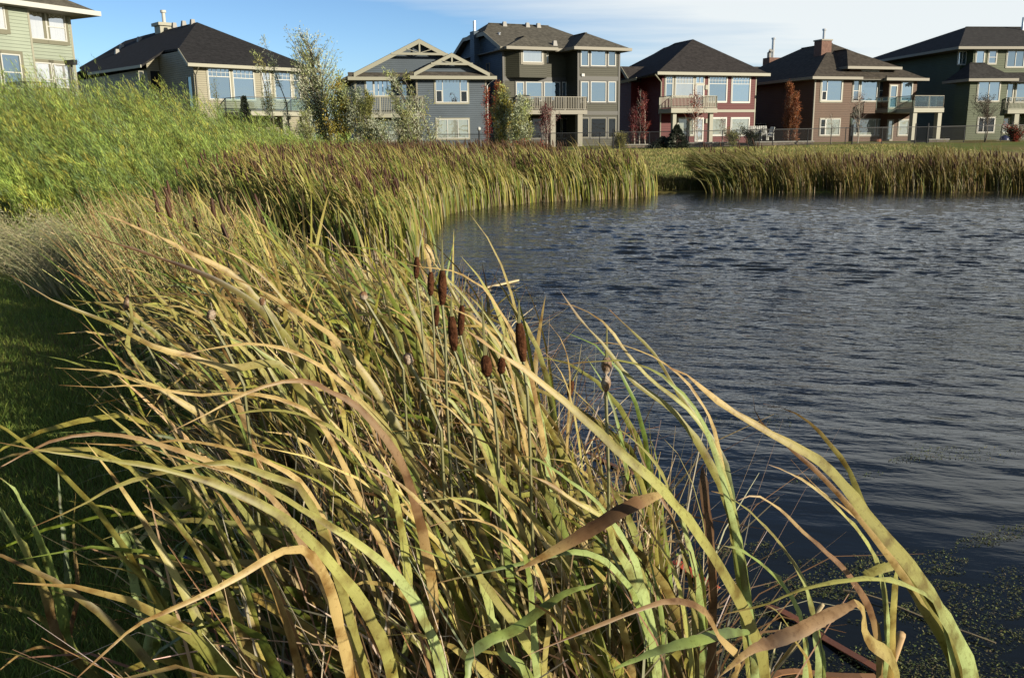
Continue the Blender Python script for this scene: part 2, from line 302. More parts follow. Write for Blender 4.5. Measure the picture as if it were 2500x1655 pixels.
# ---------------------------------------------------------------- houses
class House:
    def __init__(s, name, label, alpha, px, py, Yd, cat='house', zb=None):
        s.a = radians(alpha); o = at(px, py, Yd); s.O = np.array(o)
        if zb is not None: s.O[2] = zb
        s.u = np.array([cos(s.a), sin(s.a), 0]); s.v = np.array([-sin(s.a), cos(s.a), 0])
        s.root = empty(name, tuple(s.O), s.a); tag(s.root, label, cat)
    def pt(s, px, py, d=0.0):            # local (s, z) where the sight line meets the plane at depth d
        r = ray(px, py); rel = CAM-s.O; k = (d-rel@s.v)/(r@s.v); p = rel+r*k
        return float(p@s.u), float(p[2])
    def pside(s, px, py, sx=0.0):        # local (d, z) on the side plane s = sx
        r = ray(px, py); rel = CAM-s.O; k = (sx-rel@s.u)/(r@s.u); p = rel+r*k
        return float(p@s.v), float(p[2])
    def add(s, mb, name, m, parent=None, smooth=False): return mb.build(name, m, parent or s.root, smooth)
    def win(s, z, x0, y0, x1, y1, d=0.0, pane='glass', trim=None, fm='white', vert=(), horiz=(), tw=.09, grid=None, name='window', side=None, fw=.055):
        f = s.pside if side is not None else s.pt; q = side if side is not None else d
        cx, cy = (x0+x1)/2, (y0+y1)/2
        a0 = f(*z(x0, cy), q)[0]; a1 = f(*z(x1, cy), q)[0]; z1 = f(*z(cx, y0), q)[1]; z0 = f(*z(cx, y1), q)[1]
        if side is not None: a0, a1 = min(a0, a1), max(a0, a1)
        P = -1
        def bx(mb, p0, p1, q0, q1, k0, k1):   # k: how far proud of the wall
            if side is None: mb.box(p0, p1, d-k1, d-k0, q0, q1)
            else: mb.box(side-k1, side-k0, p0, p1, q0, q1)
        fr = MB(); w = fw
        bx(fr, a0, a0+w, z0, z1, 0, .07); bx(fr, a1-w, a1, z0, z1, 0, .07)
        bx(fr, a0+w, a1-w, z1-w, z1, 0, .07); bx(fr, a0+w, a1-w, z0, z0+w, 0, .07)
        for t in vert: c = a0+(a1-a0)*t; bx(fr, c-w*.5, c+w*.5, z0+w, z1-w, 0, .064)
        for t in horiz: c = z1-(z1-z0)*t; bx(fr, a0+w, a1-w, c-w*.45, c+w*.45, 0, .058)
        if grid:                              # small muntins in the top light: (fraction from top, columns)
            ft, nc = grid; c0 = z1-(z1-z0)*ft
            for i in range(1, nc): c = a0+(a1-a0)*i/nc; bx(fr, c-.012, c+.012, c0, z1-w, 0, .045)
            bx(fr, a0+w, a1-w, (c0+z1)/2-.012, (c0+z1)/2+.012, 0, .041)
        fo = fr.build(name, M[fm], s.root)
        pb = MB(); bx(pb, a0+.01, a1-.01, z0+.01, z1-.01, -.02, .02); pb.build('pane', M[pane], fo)
        if trim:
            tb = MB(); bx(tb, a0-tw, a0, z0-tw, z1+tw, 0, .045); bx(tb, a1, a1+tw, z0-tw, z1+tw, 0, .045)
            bx(tb, a0, a1, z1, z1+tw, 0, .045); bx(tb, a0, a1, z0-tw*1.2, z0, 0, .055); tb.build('casing', M[trim], fo)
        return fo
def zc(ox, oy, k): return lambda x, y: (ox+x/k, oy+y/k)
z1 = zc(0, 0, 4.126); z2 = zc(450, 0, 3.92); z3 = zc(800, 40, 4.356); z4 = zc(1120, 40, 4.355); z5 = zc(1500, 70, 4.7525); z6 = zc(1840, 60, 4.612); z7 = zc(2120, 50, 4.479)
TK = (0, 0, -.14)
def hip(h, s0, s1, d0, d1, z, r0, r1, m, fascia=None, along='d', sides='flrb', fh=.2, soff=True, name='roof'):
    """hip or gable roof on a rectangle; r0, r1 are the ridge ends (s, d, z)"""
    A, B, C_, D = (s0, d0, z), (s1, d0, z), (s1, d1, z), (s0, d1, z); mb = MB()
    if along == 'd': P = {'f': [A, B, r0], 'r': [B, C_, r1, r0], 'b': [C_, D, r1], 'l': [D, A, r0, r1]}
    else: P = {'f': [A, B, r1, r0], 'r': [B, C_, r1], 'b': [C_, D, r0, r1], 'l': [D, A, r0]}
    for k in sides: mb.prism(P[k], TK)
    ro = mb.build(name, M[m], h.root)
    # ridge and hip caps
    cp = MB(); cp.bar(np.array(r0)+(0, 0, .015), np.array(r1)+(0, 0, .015), .22, .05)
    cp.build('ridge_cap', M[m], ro)
    if fascia:
        g = MB()
        if 'f' in sides: g.box(s0-.06, s1+.06, d0-.08, d0-.001, z-fh, z+.03)
        if 'b' in sides: g.box(s0-.06, s1+.06, d1+.001, d1+.08, z-fh, z+.03)
        if 'l' in sides: g.box(s0-.08, s0-.001, d0, d1, z-fh, z+.03)
        if 'r' in sides: g.box(s1+.001, s1+.08, d0, d1, z-fh, z+.03)
        g.build('gutter', M[fascia], ro)
    if soff:
        sb = MB(); sb.box(s0+.01, s1-.01, d0+.01, d1-.01, z-.21, z-.145); sb.build('soffit', M['soffit'], ro)
    return ro
def railing(h, pts, z0, z1, m, pitch=.13, th=.035, glassy=False, name='railing', post=1.6):
    mb = MB(); gl = MB()
    for a, b in zip(pts, pts[1:]):
        a = np.array((*a, 0.0)); b = np.array((*b, 0.0)); Ln = np.linalg.norm(b-a)
        A1 = a+(0, 0, z1); B1 = b+(0, 0, z1); A0 = a+(0, 0, z0+.08); B0 = b+(0, 0, z0+.08)
        mb.bar(A1, B1, .07, .05); mb.bar(A0, B0, .05, .05)
        n = max(1, int(round(Ln/post)))
        for i in range(n+1):
            p = a+(b-a)*i/n; mb.bar(p+(0, 0, z0), p+(0, 0, z1+.02), .08 if not glassy else .045, .08 if not glassy else .045)
        if glassy: gl.bar((A1+A0)/2, (B1+B0)/2, .012, z1-z0-.16)
        else:
            n = max(1, int(Ln/pitch))
            for i in range(1, n): p = a+(b-a)*i/n; mb.bar(p+(0, 0, z0+.08), p+(0, 0, z1), th, th)
    r = mb.build(name, M[m], h.root)
    if glassy: gl.build('glass_panel', M['railglass'], r)
    return r
def clearish(name):
    m = bpy.data.materials.new(name); m.use_nodes = True; N, L, b = nodes(m)
    t = N.new('ShaderNodeBsdfTransparent'); t.inputs[0].default_value = (.78, .86, .86, 1); g = N.new('ShaderNodeBsdfGlossy'); g.inputs['Roughness'].default_value = .02; g.inputs['Color'].default_value = (.8, .9, .95, 1)
    mx = N.new('ShaderNodeMixShader'); mx.inputs[0].default_value = .08; L.new(t.outputs[0], mx.inputs[1]); L.new(g.outputs[0], mx.inputs[2]); L.new(mx.outputs[0], N['Material Output'].inputs[0]); return m
M['railglass'] = clearish('rail_glass')
M['soffit'] = mat('soffit', (.16, .15, .12), .7)
def vent(h, s, d, z, k=0, par=None):
    mb = MB(); mb.tube([(s, d, z-.25), (s, d, z+.16)], .09, 8).tube([(s, d, z+.16), (s, d, z+.2)], .14, 8) if k == 0 else mb.hexa([(s-.2, d-.2, z-.25), (s+.2, d-.2, z-.25), (s+.2, d+.2, z-.25), (s-.2, d+.2, z-.25), (s-.13, d-.13, z+.18), (s+.13, d-.13, z+.18), (s+.13, d+.13, z+.18), (s-.13, d+.13, z+.18)])
    mb.build('roof_vent', M['steel'] if k == 0 else M['ventbox'], par or h.root)
M['ventbox'] = mat('vent_box', (.30, .29, .27), .6)
def roofz(h, tri, s, d):
    (a, b, c) = [np.array(t, float) for t in tri]; n = np.cross(b-a, c-a); return a[2]-(n[0]*(s-a[0])+n[1]*(d-a[1]))/n[2]
# ---- house A: black hip roof, cream siding
M['sidA'] = siding('cream_siding', (.31, .285, .205)); M['sidAs'] = M['sidA']; M['roofA'] = shingle('black_shingle', (.030, .029, .030))
h = House('hip_roof_house', 'cream sided house under a broad black hip roof behind the willow thicket', 43, 487, 340, 65, zb=2.2)
zE = h.pt(*z2(115, 612), -.6)[1]; sR = h.pt(*z2(1175, 700), 0)[0]
DA = 15.0
wl = MB(); wl.box(0, sR, 0, DA, -2.0, zE-.2); wl.build('wall', M['sidA'], h.root)
def hitplane(h, px, py, A_, B_, C_):
    A_, B_, C_ = [np.array(t, float) for t in (A_, B_, C_)]; n = np.cross(B_-A_, C_-A_)
    r = ray(px, py); rel = CAM-h.O; R = np.array([r@h.u, r@h.v, r[2]]); O = np.array([rel@h.u, rel@h.v, rel[2]])
    return tuple(O+R*((n@(A_-O))/(n@R)))
zA = h.pt(*z2(122, 215), 8.5)[1]; sA = h.pt(*z2(122, 215), 8.5)[0]; AP = (sA, 8.5, zA)
FL = (-.6, -.6, zE); FR = (sR+.8, -.6, zE)
PP = hitplane(h, *z1(1800, 490), FL, FR, AP); RG = (sA, 9.5, zA)
LP = (AP, RG, PP)
P2 = hitplane(h, *z1(1650, 510), *LP); P3 = hitplane(h, *z1(1425, 655), *LP); P4 = hitplane(h, *z1(890, 735), *LP); P5 = hitplane(h, *z1(800, 680), *LP)
P6 = hitplane(h, *z1(1260, 415), *LP); P7 = (sA, hitplane(h, *z1(1500, 328), *LP)[1], zA)
mb = MB(); mb.prism([FL, FR, AP, PP], TK); mb.prism([AP, P7, P6, P5, P4, P3, P2, PP], (0, 0, -.15)); mb.prism([FR, (sR+.8, P7[1], zE), P7, AP], TK); mb.prism([(sR+.8, P7[1], zE), (sA-6, P7[1]+6, zE), P7], TK)
ro = mb.build('roof', M['roofA'], h.root)
MB().box(-.66, sR+.86, -.68, -.601, zE-.2, zE+.03).bar((P3[0]-.05, P3[1], P3[2]-.1), (P4[0]-.05, P4[1], P4[2]-.1), .08, .2).build('gutter', M['cream'], ro)
MB().bar(np.array(FL)+(-.04, 0, -.1), np.array(PP)+(-.04, 0, -.1), .06, .2).build('barge_board', M['cream'], ro)
MB().box(-.5, sR+.79, -.59, 0, zE-.21, zE-.145).build('soffit', M['soffit'], ro)
dn = P3[1]+.6; sl_ = P3[0]+.6
MB().box(sl_, -.001, dn, DA+8, -2, P3[2]-.2).build('side_wing_wall', M['sidA'], h.root)
def zl(s_): return P3[2]+(zA-P3[2])*(s_-P3[0])/(sA-P3[0])-.17
MB().prism([(sl_, dn, P3[2]-.2), (0.3, dn, P3[2]-.2), (0.3, dn, zl(.3)), (sl_, dn, zl(sl_))], (0, .1, 0)).build('side_gable_wall', M['sidA'], h.root)
MB().prism([(0.001, .02, zE-.2), (0.001, dn, zE-.2), (0.001, dn, zl(0)), (0.001, max(PP[1], .5), min(zl(0), PP[2]-.2))], (.1, 0, 0)).build('side_gable_wall', M['sidA'], h.root)
h.win(z1, 1512, 715, 1703, 900, dn, 'glass_dark', None, fm='cream', fw=.04); h.win(z1, 1398, 718, 1450, 900, dn, 'glass_dim', None, fm='cream', fw=.05)
r0 = AP
h.win(z2, 228, 655, 440, 955, 0, 'glass', 'cream', horiz=(.27,), grid=(.27, 5)); h.win(z2, 466, 672, 668, 960, 0, 'glass', 'cream', horiz=(.28,), grid=(.28, 5))
h.win(z2, 862, 695, 1020, 960, 0, 'glass', 'cream', horiz=(.27,), grid=(.27, 4)); h.win(z2, 1040, 705, 1105, 960, 0, 'glass_dim', 'cream', horiz=(.27,))
h.win(z2, 750, 695, 830, 1050, 0, 'curtain', 'cream', name='door', horiz=(.22,))
zd = h.pt(*z2(560, 1075), -1.2)[1]; sd0 = h.pt(*z2(470, 1075), -1.2)[0]; sd1 = h.pt(*z2(1175, 1060), -2.4)[0]
dk = MB(); dk.box(sd0, sd1, -2.6, -.001, zd-.28, zd); dk.build('deck', M['cream'], h.root)
railing(h, [(sd0, -.1), (sd0, -2.5), (sd1, -2.5), (sd1, -.1)], zd, zd+1.0, 'black', glassy=True, post=1.7)
for s_ in (sd1-1.9, sd1-.3): MB().box(s_-.18, s_+.18, -2.4, -2.04, -2, zd-.281).build('deck_post', M['cream'], h.root)
for (x, y) in ((1180, 535), (1228, 482), (1405, 410), (1660, 290), (1755, 270), (1850, 252), (1940, 238)):
    q = hitplane(h, *z1(x, y), *LP); vent(h, q[0], q[1], q[2]+.12, 1, ro)
q = hitplane(h, *z1(1660, 300), *LP); ch = MB(); ch.box(q[0]-.6, q[0]+.6, q[1]-.5, q[1]+.7, q[2]-1.2, q[2]+.25).box(q[0]-.78, q[0]+.78, q[1]-.68, q[1]+.88, q[2]+.25, q[2]+.5)
c_ = ch.build('chimney', M['cream'], ro); MB().tube([(q[0], q[1], q[2]+.45), (q[0], q[1], q[2]+1.35)], .15, 10).tube([(q[0], q[1], q[2]+1.35), (q[0], q[1], q[2]+1.55)], .24, 10).build('flue', M['white'], c_)
gp = MB(); gp.tube([(.12, -.62, zE-.2), (.12, -.1, zE-.7), (.12, -.1, -1.8)], .05, 8); gp.build('downpipe', M['taupe'], h.root)
# windows in the shaded left side
def sidewin(h, d0, d1, z0_, z1_, sx=0.0, pane='glass_dark', fm='taupe'):
    fr = MB()
    for (a, b, c, e) in ((d0, d0+.06, z0_, z1_), (d1-.06, d1, z0_, z1_), (d0+.06, d1-.06, z1_-.06, z1_), (d0+.06, d1-.06, z0_, z0_+.06)): fr.box(sx-.06, sx, a, b, c, e)
    f = fr.build('window', M[fm], h.root); MB().box(sx-.02, sx+.02, d0+.01, d1-.01, z0_+.01, z1_-.01).build('pane', M[pane], f); return f
sidewin(h, .35, 1.1, zE-3.0, zE-.75, pane='glass_dim', fm='cream')
# ---- house L: pale green siding at the left edge
M['sidL'] = siding('sage_siding', (.32, .365, .285), .16); M['roofL'] = shingle('grey_brown_shingle', (.14, .13, .10)); M['casL'] = mat('olive_casing', (.17, .165, .11), .6)
h = House('sage_house', 'tall sage green house with olive window casings at the left edge', 62, 188, 190, 48, zb=2.0)
zE = h.pt(*z1(715, 175), 0)[1]; sw = h.pt(-260, 60, 0)[0]
sC = h.pt(*z1(200, 300), 0)[0]
MB().box(sw, 0, 0, 9, -2, zE).build('wall', M['sidL'], h.root)
MB().box(sw, sC, -.7, -.001, -2, zE-.01).build('bay_wall', M['sidL'], h.root)
MB().box(sC-.001, sC+.1, -.72, -.60, -2, zE-.02).box(-.10, .012, -.015, .1, -2, zE-.02).build('corner_board', M['sidLt'] if 'sidLt' in M else M['cream'], h.root)
hip(h, sw-1, .75, -1.3, 9.6, zE+.22, (sw+3, 4.2, zE+3.0), (-3.6, 4.2, zE+3.0), 'roofL', 'white', along='s')
h.win(z1, 255, 112, 462, 395, 0, 'bright_pane', 'casL', tw=.16); h.win(z1, 462, 142, 655, 415, 0, 'bright_pane', 'casL', horiz=(.5,), tw=.16)
h.win(z1, 335, 632, 522, 880, 0, 'bright_pane', 'casL', tw=.16, horiz=(.68,)); h.win(z1, 530, 648, 702, 890, 0, 'bright_pane', 'casL', tw=.16, horiz=(.62,))
h.win(z1, 262, 622, 318, 880, 0, 'bright_pane', 'casL', tw=.1)
h.win(z1, 20, 548, 215, 900, -.7, 'glass', 'casL', horiz=(.52,), tw=.16); h.win(z1, -150, 545, 0, 900, -.7, 'glass', 'casL', horiz=(.52,), tw=.16)
h.win(z1, -170, 40, 45, 290, -.7, 'bright_pane', 'casL', tw=.18)
MB().bar((-.55, -.05, h.pt(*z1(690, 640))[1]), (-.55, -.75, h.pt(*z1(690, 640))[1]), .22, .25).tube([(-.5, -.35, -1), (-.5, -.35, h.pt(*z1(690, 640))[1])], .06, 8).build('outdoor_lamp', M['black'], h.root)
zr = h.pt(*z1(330, 830), -1.6)[1]; s_a = h.pt(*z1(250, 830), -1.6)[0]; s_b = h.pt(*z1(560, 850), -1.6)[0]
MB().box(s_a, s_b, -1.7, -.701, zr-1.25, zr-1.05).build('deck', M['cream'], h.root); railing(h, [(s_a, -.75), (s_a, -1.6), (s_b, -1.6)], zr-1.05, zr, 'black', pitch=.12, th=.02, post=1.5)
# ---- house B: blue grey gabled bungalow
M['sidB'] = siding('blue_grey_siding', (.085, .11, .135)); M['roofB'] = shingle('brown_grey_shingle', (.10, .09, .075))
h = House('gabled_house', 'blue grey house with twin cream trimmed gables and a balcony', 15, 1189, 358, 72)
B = h
zE = h.pt(*z3(1300, 640), -.5)[1]
sR = h.pt(*z3(1690, 900), 0)[0]; sM = h.pt(*z3(942, 800), 0)[0]; sL = h.pt(*z3(288, 800), 1.6)[0]
MB().box(sM, sR, 0, 13, -1.2, zE-.1).build('wall', M['sidB'], h.root)
MB().box(sL, sM-.001, 1.6, 13, -1.2, zE-.1).build('recessed_wall', M['sidB'], h.root)
cbd = MB(); cbd.box(sR-.12, sR+.012, -.02, .1, -1.2, zE-.2).box(sM-.012, sM+.12, -.02, .1, -1.2, zE-.2).box(sL-.012, sL+.12, 1.58, 1.7, -1.2, zE-.2).build('corner_board', M['taupeB'] if 'taupeB' in M else M['taupe'], h.root)
# main gable behind, small gable in front
def gable(h, z, apex, fl, fr, d, depth, over, rm, sm, board, bw, truss, zfoot=None, name='gable_roof'):
    ax, az = h.pt(*z(*apex), d-over); lx, lz = h.pt(*z(*fl), d-over); rx, rz = h.pt(*z(*fr), d-over)
    sl = (az-lz)/(ax-lx); hw = max(ax-lx, rx-ax)
    mb = MB(); ex = .9
    for sg in (-1, 1):
        e = ax+sg*(hw+ex*(1 if sg < 0 else .6)); ez = az-sl*abs(e-ax)
        mb.prism([(ax, d-over, az), (e, d-over, ez), (e, depth, ez), (ax, depth, az)] if sg > 0 else [(e, d-over, ez), (ax, d-over, az), (ax, depth, az), (e, depth, ez)], (0, 0, -.14))
    ro = mb.build(name, M[rm], h.root)
    w = MB(); w.prism([(ax-hw*.97, d, az-sl*hw*.97-.18), (ax+hw*.97, d, az-sl*hw*.97-.18), (ax, d, az-.16)], (0, .12, 0)); w.build('gable_wall', M[sm], ro)
    bd = MB()
    for sg in (-1, 1):
        e = ax+sg*hw; ez = az-sl*hw
        bd.prism([(ax, d-over-.05, az-.03), (ax, d-over-.05, az-.03-bw), (e, d-over-.05, ez-.03-bw), (e, d-over-.05, ez-.03)], (0, .049, 0))
    bd.build('barge_board', M[board], ro)
    if truss:
        tb = MB(); tz = az-truss; hwt = truss/sl; y = d-over-.05
        tb.box(ax-hwt+.2, ax+hwt-.2, y-.03, y+.05, tz-.02, tz+.15)
        tb.box(ax-.06, ax+.06, y-.02, y+.045, tz+.15, az-bw)
        for sg in (-1, 1):
            tb.bar((ax+sg*.05, y+.01, tz+.15), (ax+sg*hwt*.42, y+.01, az-bw*.8-sl*hwt*.42), .05, .11, (0, 1, 0))
        tb.build('gable_truss', M[board], ro)
    return ro
gable(B, z3, (972, 240), (275, 600), (1560, 575), 1.6, 13.4, .55, 'roofB', 'sidB', 'cream', .33, 1.2)
gable(B, z3, (1318, 388), (915, 597), (1702, 607), 0, 5.5, .5, 'roofB', 'sidB', 'cream', .28, .9)
s_l = h.pt(*z3(222, 640), 1.0)[0]; s_m = h.pt(*z3(880, 630), -.5)[0]; s_r = h.pt(*z3(1785, 635), -.5)[0]
pr = MB(); pr.prism([(s_l, .95, zE), (s_m+.2, .95, zE), (s_m+.2, 1.62, zE+.42), (s_l, 1.62, zE+.42)], (0, 0, -.1)).prism([(s_m, -.55, zE), (s_r, -.55, zE), (s_r-.3, .02, zE+.38), (s_m, .02, zE+.38)], (0, 0, -.1))
pr.prism([(s_r, -.55, zE), (s_r, 13.3, zE), (s_r-.7, 13.3, zE+.5), (s_r-.7, -.2, zE+.5)], (0, 0, -.1)).prism([(s_l, .95, zE), (s_l+.8, 1.6, zE+.45), (s_l+.8, 13.3, zE+.45), (s_l, 13.3, zE)], (0, 0, -.1))
ro = pr.build('skirt_roof', M['roofB'], h.root)
MB().box(s_l-.08, s_m, .87, .949, zE-.22, zE+.03).box(s_m-.06, s_r+.08, -.63, -.551, zE-.22, zE+.03).box(s_r+.001, s_r+.08, -.55, 13.2, zE-.22, zE+.03).box(s_l-.08, s_l-.001, .95, 13, zE-.22, zE+.03).build('gutter', M['cream'], ro)
MB().box(s_l+.01, s_r-.01, 1.0, 13, zE-.24, zE-.105).box(s_m+.01, s_r-.01, -.54, .999, zE-.24, zE-.105).build('soffit', M['soffit'], ro)
MB().tube([(s_r-.1, -.5, zE-.2), (sR+.05, -.07, zE-.65), (sR+.05, -.07, -1)], .055, 8).build('downpipe', M['white'], h.root)
h.win(z3, 1145, 675, 1490, 920, 0, 'glass', 'cream', vert=(.22, .76), grid=(.15, 9), horiz=(), tw=.1)
h.win(z3, 1150, 790, 1218, 915, -.006, 'glass_dark', None, name='window_sash'); h.win(z3, 1412, 795, 1484, 915, -.006, 'glass_dark', None, name='window_sash')
h.win(z3, 1160, 1095, 1500, 1300, 0, 'glass_blind', 'cream', vert=(.33, .66))
h.win(z3, 405, 680, 488, 850, 1.6, 'glass', 'cream', horiz=(.7,)); h.win(z3, 490, 680, 680, 850, 1.6, 'glass', 'cream', vert=(.25, .5, .75))
h.win(z3, 765, 720, 848, 1010, 1.6, 'glass', 'taupe', name='door'); h.win(z3, 765, 683, 848, 716, 1.6, 'glass', 'taupe')
h.win(z3, 540, 1110, 740, 1330, 1.6, 'glass_blind', 'cream', vert=(.5,)); h.win(z3, 330, 1120, 480, 1300, 1.6, 'glass_dim', 'cream')
zd = h.pt(*z3(700, 1035), -.9)[1]; zt = h.pt(*z3(700, 852), -.9)[1]; s_a = h.pt(*z3(325, 950), -.9)[0]; s_b = h.pt(*z3(1030, 950), -.9)[0]
MB().box(s_a, s_b, -.95, -.001, zd-.3, zd).box(s_a, sM-.01, 0, 1.58, zd-.3, zd).build('deck', M['cream'], h.root)
railing(h, [(s_a, 1.5), (s_a, -.88), (s_b-.05, -.88), (s_b-.05, -.05)], zd, zt, 'railB' if 'railB' in M else 'whitish' if 'whitish' in M else 'cream')
MB().box(s_a+.1, s_a+.4, -.9, -.6, -1.2, zd-.301).build('deck_post', M['cream'], h.root); MB().box(sM-.9, sM-.6, -.9, -.6, -1.2, zd-.301).build('deck_post', M['cream'], h.root)
# roof skylight on the left slope
# ---- house C: dark three storey
M['sidC'] = siding('dark_olive_siding', (.056, .055, .034)); M['sidCs'] = M['sidC']; M['roofC'] = shingle('brown_shingle', (.13, .12, .098)); M['sidShade'] = siding('blue_shade_siding', (.08, .12, .165))  # last siding: sky-lit blue shade of the left side put into its colour
h = House('three_storey_house', 'dark olive three storey house with a long railed balcony', 24, 1513, 351, 76); HC = h
zE = h.pt(*z4(1500, 335), -.6)[1]; sR = h.pt(*z4(1708, 800), 0)[0]; sW = h.pt(*z4(1262, 800), 0)[0]; sL = h.pt(*z4(470, 800), 2.0)[0]
MB().box(sW, sR, 0, 12, -1, zE-.2).build('wing_wall', M['sidC'], h.root); MB().box(sL, sW-.001, 2.0, 12, -1, zE-.2).build('wall', M['sidC'], h.root)
# bands and corner boards
bz = [h.pt(*z4(1480, y), 0)[1] for y in (662, 1030)]
bd = MB()
for q in bz: bd.box(sW-.02, sR+.03, -.03, -.001, q-.16, q+.16).box(sL-.02, sW-.03, 1.97, 1.999, q-.16, q+.16)
bd.box(sR-.14, sR+.02, -.05, .1, -1, zE-.25).box(sW-.02, sW+.14, -.05, .1, -1, zE-.25).box(sL-.02, sL+.14, 1.95, 2.1, -1, zE-.25)
bd.build('trim_board', M['dark'], h.root)
# bay
b0 = h.pt(*z4(645, 500), 1.2)[0]; b1 = h.pt(*z4(935, 500), 1.2)[0]; bzb = h.pt(*z4(800, 652), 1.2)[1]
bay = MB(); pts = [(b0-.85, 2.0), (b0, 1.2), (b1, 1.2), (b1+.35, 2.0)]
n = len(pts); bay.prism([(x, y, bzb) for x, y in pts], (0, 0, zE-.2-bzb)); bw = bay.build('bay_wall', M['sidC'], h.root)
h.win(z4, 678, 345, 886, 492, 1.2, 'curtain', 'taupe', tw=.16)
h.win(z4, 575, 340, 622, 490, 1.99, 'glass', 'dark', fm='dark'); h.win(z4, 930, 350, 950, 498, 1.99, 'glass', None)
for (a, b) in ((1295, 1378), (1400, 1563), (1586, 1666)):
    h.win(z4, a, 345, b, 532, 0, 'glass', 'dark'); h.win(z4, a, 697, b, 915, 0, 'glass', 'dark'); h.win(z4, a, 1083, b, 1290, 0, 'glass_dark', 'dark', fm='cream', fw=.035)
for (a, b) in ((608, 690), (710, 884), (905, 1076), (1096, 1142)): h.win(z4, a, 700, b, 900, 2.0, 'glass', 'dark')
h.win(z4, 1150, 700, 1180, 960, 2.0, 'glass_dark', 'dark', fm='dark', name='door')
for (a, b) in ((770, 880), (905, 980), (1030, 1085), (1100, 1180)): h.win(z4, a, 1088, b, 1300, 2.0, 'glass_dark', 'dark', fm='cream', fw=.03)
MB().box(h.pt(*z4(1302, 620))[0], h.pt(*z4(1332, 620))[0], -.12, -.001, h.pt(*z4(1310, 642))[1], h.pt(*z4(1310, 612))[1]).build('wall_lamp', M['white'], h.root)
zR = h.pt(*z4(560, 90), 7.0)[1]
sRid0 = h.pt(*z4(345, 90), 7.0)[0]; sRid1 = h.pt(*z4(945, 90), 7.0)[0]
ro = hip(h, sL-.5, sR+.7, 1.3, 12.6, zE, (sL+.9, 6.9, zR), (sRid1, 6.9, zR), 'roofC', 'taupe', along='s', sides='frb')
# left end: gable with its peak clipped
zc_ = zR-1.05; hw = (12.6-1.3)/2
def yz(z_): k = (z_-zE)/(zR-zE); return 1.3+(6.9-1.3)*k, 12.6-(12.6-6.9)*k
ya, yb = yz(zc_)
MB().prism([(sL+.9, 6.9, zR), (sL-.5, yb, zc_), (sL-.5, ya, zc_)], TK).prism([(sL-.5, 1.3, zE), (sL+.9, 6.9, zR), (sL-.5, ya, zc_)], TK).prism([(sL-.5, 12.6, zE), (sL-.5, yb, zc_), (sL+.9, 6.9, zR)], TK).build('clipped_gable', M['roofC'], ro)
MB().prism([(sL, 2.0, zE-.2), (sL, 12, zE-.2), (sL, 12-.4, zE+.2), (sL, yb-.1, zc_-.2), (sL, ya+.1, zc_-.2), (sL, 2.4, zE+.2)], (.12, 0, 0)).build('gable_wall', M['sidC'], ro)
MB().bar((sL-.52, 1.2, zE-.1), (sL-.52, ya, zc_-.08), .06, .3).bar((sL-.52, ya, zc_-.08), (sL-.52, yb, zc_-.08), .06, .3).bar((sL-.52, yb, zc_-.08), (sL-.52, 12.7, zE-.1), .06, .3).build('barge_board', M['taupe'], ro)
MB().box(sL-.012, sL-.001, 2.01, 11.99, -1, zE-.2).build('side_wall', M['sidShade'], h.root); MB().prism([(sL-.012, 2.05, zE-.2), (sL-.012, 11.95, zE-.2), (sL-.012, yb-.1, zc_-.2), (sL-.012, ya+.1, zc_-.2)], (.008, 0, 0)).build('gable_siding', M['sidShade'], ro)  # left side sheeted over in the siding with blue shade painted in
sidewin(h, 4.6, 5.3, zE-3.0, zE-.9, sL-.012, 'glass', 'taupe')
# secondary hips on the front
p1 = h.pt(*z4(1372, 207), 3.6); zr1 = p1[1]; s1_ = (sW+sR)/2
kk = zE+(zR-zE)*(3.9-1.3)/(6.9-1.3)
hip(h, sW-.6, sR+.701, -.6, 3.9, zE+.004, (s1_, 2.2, zE+1.45), (s1_, 4.4, zE+1.45), 'roofC', 'taupe', sides='flr', soff=True, name='wing_roof')
hip(h, b0-1.3, b1+.7, .7, 3.0, zE+.006, ((b0+b1)/2-.2, 2.3, zE+1.0), ((b0+b1)/2-.2, 3.6, zE+1.0), 'roofC', 'taupe', sides='flr', soff=True, name='bay_roof')
for sx, k in ((sRid0+1.0, 1), (sRid0+4.2, 1), (sRid1-2.2, 1)): vent(h, sx, 6.5, zR-.05, 1, ro)
vent(h, h.pt(*z4(430, 170), 4.2)[0], 4.2, zE+(zR-zE)*.5, 0, ro); vent(h, h.pt(*z4(1018, 265), 2.2)[0], 2.2, zE+.55, 1, ro)
cs = sL-.35; qd, qz = h.pside(*z4(180, 165), cs); chm = MB().box(cs-.35, cs+.1, qd-.45, qd+.45, -1, qz); c_ = chm.build('chimney', M['sidShade'], h.root); MB().tube([(cs-.1, qd, qz), (cs-.1, qd, qz+.85)], .13, 9).build('flue', M['steel'], c_)  # chimney carries the same painted blue shade
zd = h.pt(*z4(1000, 1000), -.3)[1]; zt = h.pt(*z4(1000, 858), -.3)[1]; sa = h.pt(*z4(640, 900), -.3)[0]; sb = h.pt(*z4(1355, 900), -.3)[0]
MB().box(sa, sb, -.5, -.001, zd-.32, zd).box(sa, sW-.001, 0, 1.99, zd-.32, zd).build('deck', M['taupe'], h.root)
railing(h, [(sa+.04, 1.9), (sa+.04, -.42), (sb-.04, -.42), (sb-.04, -.05)], zd, zt, 'railC' if 'railC' in M else 'taupe', post=1.75, pitch=.15, th=.05)
for x in (975, 1262): c = h.pt(*z4(x+20, 1150), -.3)[0]; MB().box(c-.22, c+.22, -.45, -.01 if x > 1200 else -.0, -1, zd-.321).build('deck_post', M['taupe'], h.root)
